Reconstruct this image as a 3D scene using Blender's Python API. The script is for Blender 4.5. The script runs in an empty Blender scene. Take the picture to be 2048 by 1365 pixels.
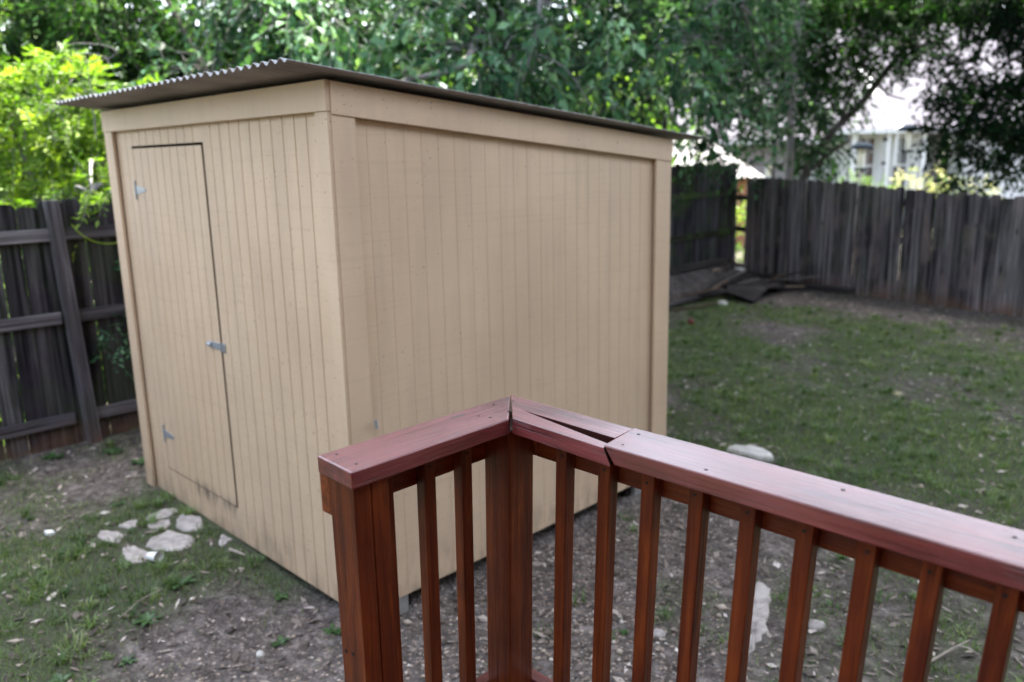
import bpy, math, random
import numpy as np
from mathutils import Matrix, Vector
C = bpy.context.scene.collection
scene = bpy.context.scene
RAD = math.radians

# ------------------------------------------------------------------ camera
YAW, PITCH, ROLL = 0.78172, 0.21940, -0.018535
f_ = Vector((-math.sin(YAW)*math.cos(PITCH), math.cos(YAW)*math.cos(PITCH), -math.sin(PITCH)))
r0 = Vector((math.cos(YAW), math.sin(YAW), 0)); u0 = r0.cross(f_)
r_ = math.cos(ROLL)*r0 + math.sin(ROLL)*u0
u_ = -math.sin(ROLL)*r0 + math.cos(ROLL)*u0
cam_d = bpy.data.cameras.new('camera'); cam = bpy.data.objects.new('camera', cam_d); C.objects.link(cam)
cam.matrix_world = Matrix(((r_.x, u_.x, -f_.x, 0), (r_.y, u_.y, -f_.y, 0), (r_.z, u_.z, -f_.z, 2.06), (0, 0, 0, 1)))
cam_d.sensor_width = 36; cam_d.lens = 1628.14/2048*36
cam_d.clip_start = 0.05; cam_d.clip_end = 2000
cam_d.dof.use_dof = True; cam_d.dof.focus_distance = 2.1; cam_d.dof.aperture_fstop = 2.2
scene.camera = cam
# ------------------------------------------------------------------ sky and sun
SUN_EL, SUN_AZ = 70.0, -14.0            # azimuth from +Y, towards -X when negative
w = bpy.data.worlds.new('World'); scene.world = w; w.use_nodes = True
nt = w.node_tree; nt.nodes.clear()
sky = nt.nodes.new('ShaderNodeTexSky'); sky.sky_type = 'NISHITA'; sky.sun_disc = False
sky.sun_elevation = RAD(SUN_EL); sky.sun_rotation = RAD(SUN_AZ)
sky.air_density = 1.0; sky.dust_density = 3.0; sky.ozone_density = 1.0
bg = nt.nodes.new('ShaderNodeBackground'); bg.inputs[1].default_value = 0.15
wo = nt.nodes.new('ShaderNodeOutputWorld')
hs = nt.nodes.new('ShaderNodeHueSaturation'); hs.inputs['Saturation'].default_value = 0.55   # thin high cloud greys the blue
nt.links.new(sky.outputs[0], hs.inputs['Color']); nt.links.new(hs.outputs[0], bg.inputs[0]); nt.links.new(bg.outputs[0], wo.inputs[0])
sl = bpy.data.lights.new('sun', 'SUN'); sl.energy = 4.0; sl.angle = RAD(0.5); sl.color = (1.0, 0.93, 0.82)
so = bpy.data.objects.new('sun', sl); C.objects.link(so)
e, a = RAD(SUN_EL), RAD(SUN_AZ)
sd_ = Vector((math.cos(e)*math.sin(a), math.cos(e)*math.cos(a), math.sin(e)))
so.rotation_euler = sd_.to_track_quat('Z', 'Y').to_euler()
so.location = (0, 0, 40)
scene.view_settings.view_transform = 'Standard'; scene.view_settings.look = 'None'
scene.view_settings.exposure = 2.92; scene.view_settings.gamma = 1.0
scene.render.engine = 'CYCLES'
scene.cycles.max_bounces = 6; scene.cycles.diffuse_bounces = 4; scene.cycles.transmission_bounces = 4
scene.cycles.transparent_max_bounces = 6; scene.cycles.caustics_reflective = False; scene.cycles.caustics_refractive = False

# ------------------------------------------------------------------ helpers
ROOT = {}
def tag(o, label=None, cat=None, group=None, kind=None):
    if label: o['label'] = label
    if cat: o['category'] = cat
    if group: o['group'] = group
    if kind: o['kind'] = kind
    return o
def thing(name, loc, label, cat, group=None):
    o = bpy.data.objects.new(name, None); C.objects.link(o); o.location = loc
    o.empty_display_size = 0.1
    ROOT[o.name] = Vector(loc)
    return tag(o, label, cat, group)
def mk(name, V, F, mat, parent=None, bc=None, rnd=None, smooth=False, bevel=0, origin=None, seg=2):
    """V Nx3 world coords; F list of index tuples or (M,k) array"""
    V = np.asarray(V, float).reshape(-1, 3)
    if parent is not None: off = np.array(ROOT[parent.name])
    elif origin is not None: off = np.array(origin, float)
    else: off = np.zeros(3)
    me = bpy.data.meshes.new(name)
    if isinstance(F, np.ndarray):
        k = F.shape[1]; m = F.shape[0]
        me.vertices.add(len(V)); me.vertices.foreach_set('co', (V-off).astype(np.float32).ravel())
        me.loops.add(m*k); me.loops.foreach_set('vertex_index', F.astype(np.int32).ravel())
        me.polygons.add(m); me.polygons.foreach_set('loop_start', np.arange(0, m*k, k, dtype=np.int32))
        try: me.polygons.foreach_set('loop_total', np.full(m, k, dtype=np.int32))
        except Exception: pass
        me.update(calc_edges=True)
    else:
        me.from_pydata([tuple(v) for v in (V-off)], [], F); me.update()
    if bc is not None:
        at = me.attributes.new('bc', 'FLOAT_VECTOR', 'POINT'); at.data.foreach_set('vector', np.asarray(bc, np.float32).ravel())
    if rnd is not None:
        rnd = np.asarray(rnd, np.float32)
        at = me.attributes.new('rnd', 'FLOAT', 'POINT' if len(rnd) == len(V) else 'FACE'); at.data.foreach_set('value', rnd)
    if smooth: me.polygons.foreach_set('use_smooth', [True]*len(me.polygons))
    me.materials.append(mat)
    o = bpy.data.objects.new(name, me); C.objects.link(o)
    if parent is not None: o.parent = parent; ROOT[o.name] = Vector(off)
    else:
        o.location = off; ROOT[o.name] = Vector(off)
    if bevel:
        b = o.modifiers.new('bevel', 'BEVEL'); b.width = bevel; b.segments = seg; b.limit_method = 'ANGLE'; b.angle_limit = RAD(40)
    return o
class MB:
    def __init__(s, seed=0): s.V = []; s.F = []; s.B = []; s.R = []; s.rng = random.Random(seed)
    def _bc(s, pts, ax, o=None):
        """board coordinates: along, across, depth + random offset"""
        off = Vector((s.rng.uniform(0, 50), s.rng.uniform(0, 50), s.rng.uniform(0, 50)))
        r = s.rng.random()
        for p in pts:
            s.B.append((p.dot(ax[0])+off.x, p.dot(ax[1])+off.y, p.dot(ax[2])+off.z)); s.R.append(r)
    def box(s, lo, hi, M=None, grain=0):
        """axis-aligned box lo..hi in frame M (4x4), grain = axis index"""
        pts = [Vector((x, y, z)) for z in (lo[2], hi[2]) for y in (lo[1], hi[1]) for x in (lo[0], hi[0])]
        n = len(s.V)
        E = [Vector((1, 0, 0)), Vector((0, 1, 0)), Vector((0, 0, 1))]
        s._bc(pts, [E[grain], E[(grain+1) % 3], E[(grain+2) % 3]])
        if M is not None: pts = [M @ p for p in pts]
        s.V += [tuple(p) for p in pts]
        s.F += [tuple(n+i for i in q) for q in ((0, 2, 3, 1), (4, 5, 7, 6), (0, 1, 5, 4), (2, 6, 7, 3), (0, 4, 6, 2), (1, 3, 7, 5))]
        return s
    def prism(s, poly, z0, z1, M=None, grain=0, zf=None):
        """poly CCW in xy, extruded z0..z1"""
        n = len(s.V); k = len(poly)
        pts = [Vector((x, y, z0)) for x, y in poly]+[Vector((x, y, z1)) for x, y in poly]
        E = [Vector((1, 0, 0)), Vector((0, 1, 0)), Vector((0, 0, 1))]
        s._bc(pts, [E[grain], E[(grain+1) % 3], E[(grain+2) % 3]])
        if zf: pts = [zf(i % k, p) if zf else p for i, p in enumerate(pts)]
        if M is not None: pts = [M @ p for p in pts]
        s.V += [tuple(p) for p in pts]
        s.F.append(tuple(n+i for i in reversed(range(k)))); s.F.append(tuple(n+k+i for i in range(k)))
        for i in range(k):
            j = (i+1) % k; s.F.append((n+i, n+j, n+k+j, n+k+i))
        return s
    def tube(s, pts, rad, sides=8, cap=True):
        pts = [Vector(p) for p in pts]; n0 = len(s.V); m = len(pts)
        if not hasattr(rad, '__len__'): rad = [rad]*m
        off = s.rng.uniform(0, 50); L = 0; prev = None; r = s.rng.random()
        for i, p in enumerate(pts):
            t = (pts[min(i+1, m-1)]-pts[max(i-1, 0)]).normalized()
            if prev is None:
                a_ = Vector((0, 0, 1)) if abs(t.z) < .9 else Vector((1, 0, 0))
                x = t.cross(a_).normalized()
            else: x = (prev - t*prev.dot(t)).normalized()
            prev = x; y = t.cross(x)
            if i: L += (pts[i]-pts[i-1]).length
            for k in range(sides):
                an = 2*math.pi*k/sides
                q = p + (x*math.cos(an)+y*math.sin(an))*rad[i]
                s.V.append(tuple(q)); s.B.append((L+off, an*rad[0], 0)); s.R.append(r)
        for i in range(m-1):
            for k in range(sides):
                j = (k+1) % sides
                s.F.append((n0+i*sides+k, n0+i*sides+j, n0+(i+1)*sides+j, n0+(i+1)*sides+k))
        if cap:
            s.F.append(tuple(n0+k for k in reversed(range(sides))))
            s.F.append(tuple(n0+(m-1)*sides+k for k in range(sides)))
        return s
    def build(s, name, mat, parent=None, **kw):
        return mk(name, s.V, s.F, mat, parent, bc=s.B, rnd=s.R, **kw)

# ---- materials
class NT:
    def __init__(s, name):
        s.m = bpy.data.materials.new(name); s.m.use_nodes = True; s.t = s.m.node_tree; s.t.nodes.clear()
        s.out = s.n('ShaderNodeOutputMaterial')
    def n(s, ty, **kw):
        o = s.t.nodes.new(ty)
        for k, v in kw.items():
            if k == 'inp':
                for a_, b_ in v.items():
                    if hasattr(b_, 'is_output') or isinstance(b_, bpy.types.NodeSocket): s.t.links.new(b_, o.inputs[a_])
                    else: o.inputs[a_].default_value = b_
            else: setattr(o, k, v)
        return o
    def attr(s, name, out='Fac'): return s.n('ShaderNodeAttribute', attribute_name=name).outputs[out]
    def obj(s): return s.n('ShaderNodeTexCoord').outputs['Object']
    def scale(s, vec, xyz):
        return s.n('ShaderNodeMapping', inp={'Vector': vec, 'Scale': xyz}).outputs[0]
    def noise(s, vec, sc, det=4, rough=.55, dist=0):
        return s.n('ShaderNodeTexNoise', inp={'Vector': vec, 'Scale': sc, 'Detail': det, 'Roughness': rough, 'Distortion': dist}).outputs['Fac']
    def ramp(s, fac, stops, interp='LINEAR'):
        r = s.n('ShaderNodeValToRGB', inp={0: fac}); cr = r.color_ramp; cr.interpolation = interp
        while len(cr.elements) > 1: cr.elements.remove(cr.elements[-1])
        for i, (p, c) in enumerate(stops):
            el = cr.elements[0] if i == 0 else cr.elements.new(p)
            el.position = p; el.color = (c[0], c[1], c[2], 1) if hasattr(c, '__len__') else (c, c, c, 1)
        return r.outputs[0]
    def mix(s, f, a_, b_, mode='MIX'):
        o = s.n('ShaderNodeMix', data_type='RGBA', blend_type=mode)
        for i, v in ((0, f), (6, a_), (7, b_)):
            if isinstance(v, bpy.types.NodeSocket): s.t.links.new(v, o.inputs[i])
            else: o.inputs[i].default_value = (v if i == 0 else (v[0], v[1], v[2], 1))
        return o.outputs[2]
    def math(s, op, a_, b_=0.5, c_=None):
        d = {0: a_, 1: b_}
        if c_ is not None: d[2] = c_
        return s.n('ShaderNodeMath', operation=op, inp=d).outputs[0]
    def bump(s, h, strength=.3, dist=.01, nrm=None):
        d = {'Height': h, 'Strength': strength, 'Distance': dist}
        if nrm is not None: d['Normal'] = nrm
        return s.n('ShaderNodeBump', inp=d).outputs[0]
    def pbr(s, col, rough=.6, spec=.5, bump=None, metal=0, coat=0):
        d = {'Base Color': col if isinstance(col, bpy.types.NodeSocket) else (col[0], col[1], col[2], 1), 'Roughness': rough, 'Metallic': metal, 'Specular IOR Level': spec, 'Coat Weight': coat, 'Coat Roughness': .22}
        if bump is not None: d['Normal'] = bump
        b = s.n('ShaderNodeBsdfPrincipled', inp=d)
        return b.outputs[0]
    def done(s, sh): s.t.links.new(sh, s.out.inputs[0]); return s.m

def m_siding():
    t = NT('tan_painted_plywood'); o = t.obj()
    big = t.noise(o, 1.3, 3); strk = t.noise(t.scale(o, (9, 9, .9)), 1.5, 4)
    saw = t.noise(t.scale(o, (6, 6, 150)), 1.0, 3, .6)
    saw2 = t.noise(t.scale(o, (2.2, 2.2, 60)), 1.0, 2, .5)
    c = t.ramp(big, [(.3, (.55, .393, .262)), (.7, (.63, .468, .322))])
    c = t.mix(t.ramp(strk, [(.45, 0), (.75, .35)]), c, (.40, .30, .22))
    c = t.mix(t.ramp(saw2, [(.55, 0), (.75, .20)]), c, (.40, .29, .19))
    c = t.mix(t.ramp(t.noise(o, .9, 5, .6), [(.42, 0), (.66, .35)]), c, (.44, .33, .235))
    # splashed dirt near the foot of the walls
    z = t.n('ShaderNodeSeparateXYZ', inp={0: o}).outputs[2]
    dirt = t.math('MULTIPLY', t.ramp(z, [(0, 1), (.26, 0)]), t.ramp(t.noise(t.scale(o, (1, 1, .45)), 11, 5), [(.42, 0), (.68, .55)]))
    c = t.mix(dirt, c, (.12, .09, .07))
    xx = t.n('ShaderNodeSeparateXYZ', inp={0: o}).outputs[0]
    dm = t.math('MULTIPLY', t.ramp(t.math('ABSOLUTE', t.math('SUBTRACT', z, .175)), [(.005, 1), (.075, 0)]), t.math('MULTIPLY', t.ramp(t.math('MULTIPLY', t.math('ADD', xx, 1.0), .5), [(.16, 0), (.30, 1), (.515, 1), (.530, 0)]), t.ramp(t.noise(t.scale(o, (26, 26, 3)), 1, 4, .6), [(.45, 0), (.62, .8)])))
    yy_ = t.n('ShaderNodeSeparateXYZ', inp={0: o}).outputs[1]
    dm = t.math('MULTIPLY', dm, t.math('LESS_THAN', yy_, -1.18))
    c = t.mix(dm, c, (.07, .055, .05))
    spk = t.noise(o, 75, 1); c = t.mix(t.ramp(spk, [(.735, 0), (.76, .8)]), c, (.12, .08, .06))
    return t.done(t.pbr(c, .55, .4, t.bump(t.math('ADD', saw, t.math('MULTIPLY', saw2, .5)), .30, .003)))
def m_flat(name, col, rough=.6, spec=.4, metal=0, var=.15, sc=6):
    t = NT(name); o = t.obj(); n_ = t.noise(o, sc, 4)
    c = t.mix(t.ramp(n_, [(.3, 0), (.7, 1)]), tuple(x*(1-var) for x in col), tuple(min(1, x*(1+var)) for x in col))
    return t.done(t.pbr(c, rough, spec, t.bump(t.noise(o, sc*12, 3), .15, .003), metal))
def m_redwood(top=False):
    t = NT('red_stained_wood' if not top else 'worn_red_stained_wood'); b = t.attr('bc', 'Vector'); r = t.attr('rnd')
    g1 = t.noise(t.scale(b, (1.6, 26, 26)), 1.6, 5, .6, .6)
    g2 = t.noise(t.scale(b, (5, 190, 190)), 1.0, 3, .6)
    cloud = t.noise(b, 5, 4)
    if top:
        c = t.ramp(g1, [(.25, (.045, .006, .008)), (.5, (.125, .020, .020)), (.8, (.22, .046, .044))])
        c = t.mix(t.ramp(cloud, [(.42, 0), (.7, .5)]), c, (.24, .065, .07))
        crack = t.math('MULTIPLY', t.ramp(g2, [(.50, 0), (.62, 1)]), t.ramp(t.noise(t.scale(b, (3.0, 12, 12)), 1, 4), [(.44, 0), (.60, .9)]))
        c = t.mix(crack, c, (.025, .010, .010))
        rg = t.ramp(t.noise(b, 5, 3), [(.3, .30), (.7, .42)])
    else:
        c = t.ramp(g1, [(.25, (.040, .007, .003)), (.5, (.145, .030, .007)), (.8, (.28, .072, .016))])
        c = t.mix(t.ramp(cloud, [(.4, 0), (.75, .7)]), c, (.055, .011, .007))
        crack = t.ramp(g2, [(.64, 0), (.74, .75)])
        c = t.mix(crack, c, (.03, .008, .006))
        rg = t.ramp(t.noise(b, 9, 4), [(.3, .32), (.7, .5)])
    c = t.mix(t.math('MULTIPLY', r, .45), c, t.mix(1.0, c, (.62, .55, .52), 'MULTIPLY'))
    knot = t.n('ShaderNodeTexVoronoi', inp={'Vector': t.scale(b, (2.4, 9, 9)), 'Scale': 1.0, 'Randomness': 1.0}).outputs['Distance']
    c = t.mix(t.ramp(knot, [(.035, .9), (.09, 0)]), c, (.018, .006, .005))
    h = t.math('SUBTRACT', t.math('ADD', t.math('MULTIPLY', g1, .5), g2), crack)
    return t.done(t.pbr(c, rg, .5 if top else .3, t.bump(h, .55, .003), coat=.75 if top else .12))
def m_fence(name, dark, light, moss=0, purple=(.10, .085, .10), foot=.8):
    t = NT(name); b = t.attr('bc', 'Vector'); r = t.attr('rnd')
    g1 = t.noise(t.scale(b, (.45, 20, 20)), 1.4, 5, .6, .3); g2 = t.noise(t.scale(b, (1.6, 90, 90)), 1.2, 4, .6)
    c = t.ramp(g1, [(.38, dark), (.52, tuple(x*.6+y*.4 for x, y in zip(dark, light))), (.66, light)])
    c = t.mix(t.ramp(t.noise(t.scale(b, (.6, 6, 6)), 1.3, 4, .6), [(.50, 0), (.64, .7)]), c, tuple(x*.8 for x in dark))
    c = t.mix(t.ramp(g2, [(.55, 0), (.75, .7)]), c, tuple(x*.45 for x in dark))
    c = t.mix(t.math('MULTIPLY', r, .9), c, t.mix(1.0, c, (.34, .33, .34), 'MULTIPLY'))
    c = t.mix(t.ramp(t.noise(t.scale(b, (2, 3, 3)), 1.1, 4), [(.5, 0), (.68, .75)]), c, purple)
    if moss:
        o = t.obj()
        c = t.mix(t.math('MULTIPLY', t.ramp(t.noise(o, 2.2, 5), [(.46, 0), (.62, 1)]), moss), c, (.055, .085, .028))
    z = t.n('ShaderNodeSeparateXYZ', inp={0: t.obj()}).outputs[2]
    c = t.mix(t.math('MULTIPLY', t.ramp(z, [(0, foot), (.22, 0)]), t.ramp(t.noise(t.obj(), 5, 4), [(.35, .2), (.65, 1)])), c, (.17, .095, .060))
    kn = t.n('ShaderNodeTexVoronoi', inp={'Vector': t.scale(b, (2.2, 7, 7)), 'Scale': 1.0}).outputs['Distance']
    c = t.mix(t.ramp(kn, [(.05, .9), (.11, 0)]), c, (.015, .012, .014))
    return t.done(t.pbr(c, .95, .04, t.bump(t.math('ADD', g1, g2), .5, .004)))
def m_leaf(name, stops, trans=.35, rough=.4, tcol=None, gloss=.35):
    t = NT(name); r = t.attr('rnd')
    c = t.ramp(r, stops)
    p = t.pbr(c, rough, gloss)
    tc = t.mix(1.0, c, tcol if tcol else (1.35, 1.5, .5), 'MULTIPLY')
    tr = t.n('ShaderNodeBsdfTranslucent', inp={0: tc}).outputs[0]
    mx = t.n('ShaderNodeMixShader', inp={0: trans, 1: p, 2: tr}).outputs[0]
    return t.done(mx)
def m_bark(name, a_, b_):
    t = NT(name); o = t.obj(); n_ = t.noise(t.scale(o, (9, 9, 2)), 1.5, 5, .65); 
    c = t.ramp(n_, [(.3, a_), (.7, b_)])
    c = t.mix(t.ramp(t.noise(o, 3, 4), [(.5, 0), (.7, .6)]), c, (.16, .17, .15))
    return t.done(t.pbr(c, .9, .15, t.bump(n_, .7, .02)))
def m_corr():
    t = NT('galvanised_sheet'); o = t.obj()
    c = t.ramp(t.noise(o, 4, 5), [(.3, (.33, .33, .35)), (.6, (.45, .46, .48)), (.8, (.30, .24, .20))])
    return t.done(t.pbr(c, .45, .5, t.bump(t.noise(o, 40, 2), .1, .002), .55))
def m_ground():
    t = NT('yard_soil'); o = t.obj(); g = t.attr('grass'); gr = t.attr('gravel')
    n1 = t.noise(o, 1.7, 6, .6); n2 = t.noise(o, 14, 6, .65); n3 = t.noise(o, 60, 4, .7)
    soil = t.ramp(n2, [(.3, (.040, .034, .031)), (.5, (.125, .110, .102)), (.70, (.30, .265, .245))])
    soil = t.mix(t.ramp(n1, [(.4, 0), (.65, .55)]), soil, (.075, .064, .058))
    peb = t.n('ShaderNodeTexVoronoi', inp={'Vector': o, 'Scale': 48.0}); 
    pc = t.ramp(t.n('ShaderNodeSeparateXYZ', inp={0: peb.outputs['Color']}).outputs[0], [(0, (.06, .05, .042)), (.5, (.17, .135, .11)), (.85, (.33, .26, .21)), (1, (.5, .42, .36))])
    pm = t.math('MULTIPLY', t.ramp(peb.outputs['Distance'], [(.33, 1), (.5, 0)]), t.math('ADD', t.math('MULTIPLY', gr, .9), .15))
    c = t.mix(pm, soil, pc)
    green = t.ramp(n3, [(.3, (.030, .045, .018)), (.6, (.065, .095, .036)), (.8, (.13, .14, .08))])
    gm = t.math('MULTIPLY', t.ramp(g, [(.15, 0), (.75, .85)]), t.ramp(n2, [(.35, .35), (.6, 1)]))
    c = t.mix(gm, c, green)
    h = t.math('ADD', t.math('MULTIPLY', n3, .6), t.math('ADD', n2, t.math('MULTIPLY', peb.outputs['Distance'], -.5)))
    return t.done(t.pbr(c, 1.0, .02, t.bump(h, .8, .025)))
def m_rnd(name, stops, rough=.8, spec=.2, bs=60, bsn=.3):
    t = NT(name); c = t.ramp(t.attr('rnd'), stops); o = t.obj()
    c = t.mix(t.ramp(t.noise(o, bs*.6, 4), [(.35, 0), (.7, .35)]), c, (.2, .18, .15))
    return t.done(t.pbr(c, rough, spec, t.bump(t.noise(o, bs, 3), bsn, .004)))
def m_stone(name, a_, b_):
    t = NT(name); o = t.obj(); n_ = t.noise(o, 14, 6, .65)
    c = t.ramp(n_, [(.3, a_), (.6, b_)]); c = t.mix(t.ramp(t.noise(o, 45, 3), [(.6, 0), (.7, .6)]), c, (.14, .12, .10))
    c = t.mix(t.ramp(t.noise(o, 5, 4), [(.55, 0), (.7, .5)]), c, tuple(x*.55 for x in a_))
    return t.done(t.pbr(c, .9, .2, t.bump(n_, .6, .01)))

M = {}
M['siding'] = m_siding()
M['red'] = m_redwood(); M['redtop'] = m_redwood(True); M['crackshade'] = m_flat('shade_dark_split_wood', (.030, .009, .007), .95, .05)
M['fence_l'] = m_fence('weathered_grey_board', (.016, .015, .018), (.20, .188, .20), .22, (.035, .028, .040))
M['fence_rail'] = m_fence('grey_fence_rail', (.060, .054, .060), (.33, .305, .325), .10, (.09, .078, .10))
M['fence_m'] = m_fence('mossy_dark_board', (.022, .020, .024), (.17, .155, .172), .45, (.05, .040, .050))
M['moss_rail'] = m_fence('mossy_green_rail', (.05, .055, .035), (.14, .14, .10), .9, (.07, .07, .05))
M['lattice'] = m_fence('grey_lattice_wood', (.10, .09, .088), (.30, .27, .26), 0, (.15, .13, .13), 0)
M['fence_r'] = m_fence('grey_picket_wood', (.028, .025, .030), (.44, .395, .405), .20, (.20, .155, .145))
M['oldwood'] = m_fence('old_scrap_wood', (.022, .020, .020), (.12, .108, .105), 0, (.05, .042, .045), 0)
M['tanwood'] = m_fence('bare_tan_lumber', (.18, .13, .09), (.36, .27, .19), 0, (.2, .15, .12), 0)
M['corr'] = m_corr()
M['dark'] = m_flat('dark_void_board', (.02, .016, .015), .9, .1)
M['block'] = m_flat('grey_concrete_block', (.22, .21, .20), .9, .2, 0, .2, 12)
M['steel'] = m_flat('dull_zinc_steel', (.42, .44, .47), .38, .5, .5, .12, 30)
M['bolt'] = m_flat('dark_screw_steel', (.03, .025, .025), .5, .4, .5)
M['ground'] = m_ground()

# ------------------------------------------------------------------ numpy noise
def vnoise(x, y, sc, seed=0, octv=3):
    rng = np.random.RandomState(seed); T = rng.rand(256, 256); out = 0; amp = 1; tot = 0
    for o in range(octv):
        X = x*sc*2**o+37.3*o+100; Y = y*sc*2**o+11.7*o+100
        xi = np.floor(X).astype(int); yi = np.floor(Y).astype(int); fx = X-xi; fy = Y-yi
        fx = fx*fx*(3-2*fx); fy = fy*fy*(3-2*fy)
        g = lambda i, j: T[(xi+i) % 256, (yi+j) % 256]
        v = (g(0, 0)*(1-fx)+g(1, 0)*fx)*(1-fy)+(g(0, 1)*(1-fx)+g(1, 1)*fx)*fy
        out = out+amp*v; tot += amp; amp *= .55
    return out/tot
def sstep(x, a_, b_):
    t = np.clip((x-a_)/(b_-a_), 0, 1); return t*t*(3-2*t)
def gz(x, y):
    x = np.asarray(x, float); y = np.asarray(y, float)
    base = -.09*sstep(x, -4.5, -2.75)*(1-sstep(y, 6, 10))
    return base + (vnoise(x, y, 1.1, 5)-.5)*.03 + (vnoise(x, y, 6, 6, 2)-.5)*.012
def bump_(x, y, cx, cy, rx, ry): return np.exp(-((x-cx)/rx)**2-((y-cy)/ry)**2)
def dens(x, y):
    """(grass density, gravel density) 0..1"""
    n1 = vnoise(x, y, .9, 11, 4); n2 = vnoise(x, y, 3.1, 12, 3)
    reg = .47*np.ones_like(x)
    reg += .30*bump_(x, y, -2.4, 7.4, 2.2, 2.2)+.40*bump_(x, y, -2.6, 6.1, .5, .45)+.25*bump_(x, y, -1.2, 5.2, 1.3, 1.0)
    reg += .16*bump_(x, y, -4.6, 7.6, .9, .8)
    reg += .42*bump_(x, y, -4.3, .9, 1.2, .6)+.15*bump_(x, y, -5.6, 1.3, .5, .5)
    grav = .85*bump_(x, y, -2.5, 2.2, .75, .75)+.7*bump_(x, y, -2.75, 3.9, .55, 1.5)+.55*bump_(x, y, -2.0, 3.2, .8, 1.0)+.55*bump_(x, y, -3.0, 1.3, .45, .35)
    grav += .25*bump_(x, y, -5.7, 1.8, .5, .4)
    soilb = .5*bump_(x, y, -5.2, 11.6, 2.5, .7)+.4*bump_(x, y, -2.4, 11.2, 3, .5)
    g = reg*1.0 + (n1-.5)*1.5 + (n2-.5)*.9 - grav*.62 - soilb
    return np.clip(g, 0, 1), np.clip(grav+(n2-.5)*.6, 0, 1)
STONES = [(-4.74, 1.75, .085), (-4.5, 1.81, .11), (-4.61, 1.68, .06), (-4.36, 1.63, .13), (-4.38, 1.44, .10), (-4.67, 1.42, .09), (-4.75, 1.56, .05), (-4.16, 1.85, .06), (-4.19, 1.48, .035), (-2.74, 5.24, .14), (-1.76, 3.54, .07), (-1.67, 3.38, .06), (-1.61, 3.22, .06), (-1.57, 3.05, .06)]
def inside_shed(x, y):
    k = np.zeros(x.shape, bool)
    for (a_, b_, r_) in STONES: k |= (x-a_)**2+(y-b_)**2 < r_*r_
    return k | inside_walls(x, y)
def inside_walls(x, y): return (x > -5.33) & (x < -2.88) & (y > 1.88) & (y < 4.37)

# ------------------------------------------------------------------ ground
fx = np.arange(-7.6, 3.01, .05); fy = np.arange(-1.0, 13.6, .05)
cr = lambda a_, b_, n_: list(a_+(b_-a_)*(np.linspace(0, 1, n_)**2))
xs = np.array(sorted(cr(fx[0], -250, 26)[1:])+list(fx)+cr(fx[-1], 250, 26)[1:])
ys = np.array(sorted(cr(fy[0], -250, 26)[1:])+list(fy)+cr(fy[-1], 400, 30)[1:])
XX, YY = np.meshgrid(xs, ys); nx, ny = len(xs), len(ys)
ZZ = gz(XX, YY)
V = np.stack([XX, YY, ZZ], -1).reshape(-1, 3)
i = np.arange((ny-1)*(nx-1)); r = i//(nx-1); c = i % (nx-1); q = r*nx+c
F = np.stack([q, q+1, q+nx+1, q+nx], 1)
g_o = mk('ground', V, F, M['ground'], smooth=True)
G, GR = dens(XX.ravel(), YY.ravel())
for nm, val in (('grass', G), ('gravel', GR)):
    at = g_o.data.attributes.new(nm, 'FLOAT', 'POINT'); at.data.foreach_set('value', val.astype(np.float32))
tag(g_o, kind='structure')

# ---- grass blades, gravel, leaf litter (stuff)
rng = np.random.RandomState(3)
def scatter(n, box, prob):
    x = rng.uniform(box[0], box[1], n); y = rng.uniform(box[2], box[3], n)
    p = prob(x, y); k = (rng.rand(n) < p) & ~inside_shed(x, y)
    return x[k], y[k]
M['grass'] = m_leaf('grass_blade', [(0, (.050, .095, .032)), (.4, (.105, .17, .058)), (.75, (.18, .26, .09)), (.9, (.28, .31, .15)), (1, (.44, .41, .27))], .3, .5, (1.2, 1.4, .5))
def blades(n, box, hmin, hmax, wd, name):
    x, y = scatter(n, box, lambda a_, b_: np.clip(dens(a_, b_)[0]*1.25-.12, 0.015, 1)*(.35+.9*vnoise(a_, b_, 7, 77, 2)))
    m = len(x); z = gz(x, y)-.004
    h = rng.uniform(hmin, hmax, m)*(.6+.7*dens(x, y)[0]); an = rng.uniform(0, 2*np.pi, m)
    lean = rng.uniform(.25, 1.1, m)*h; la = rng.uniform(0, 2*np.pi, m); ww = wd*rng.uniform(.6, 1.5, m)
    dx, dy = np.cos(an)*ww, np.sin(an)*ww
    P = np.stack([x, y, z], 1)
    mid = P+np.stack([np.cos(la)*lean*.35, np.sin(la)*lean*.35, h*.62], 1)
    tip = P+np.stack([np.cos(la)*lean, np.sin(la)*lean, h*.9], 1)
    D = np.stack([dx, dy, 0*dx], 1)
    V = np.stack([P-D, P+D, mid+D*.8, tip, mid-D*.8], 1).reshape(-1, 3)
    b = np.arange(m)*5
    F1 = np.stack([b, b+1, b+2, b+4], 1)
    F = np.concatenate([np.stack([b, b+1, b+2], 1), np.stack([b, b+2, b+4], 1), np.stack([b+4, b+2, b+3], 1)])
    rr = np.clip(rng.rand(m)*.75+.35*vnoise(x, y, 2, 9), 0, 1)
    return mk(name, V, F, M['grass'], rnd=np.concatenate([rr, rr, rr]))
tag(blades(420000, (-7, 2.5, -.8, 12.2), .016, .055, .0019, 'grass'), kind='stuff', label='short patchy green lawn grass over the yard', cat='grass')
M['pebble'] = m_rnd('pale_pebble', [(0, (.06, .05, .042)), (.35, (.16, .125, .10)), (.6, (.34, .27, .215)), (.85, (.54, .45, .37)), (1, (.75, .70, .63))])
M['litter'] = m_rnd('dry_leaf_litter', [(0, (.025, .019, .016)), (.4, (.10, .078, .066)), (.75, (.27, .22, .19)), (.92, (.42, .36, .31)), (1, (.68, .62, .57))])
octv = np.array([[1, 0, 0], [0, 1, 0], [-1, 0, 0], [0, -1, 0], [0, 0, 1], [0, 0, -1], [.7, .7, .5], [-.7, .7, .4]], float)
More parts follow.
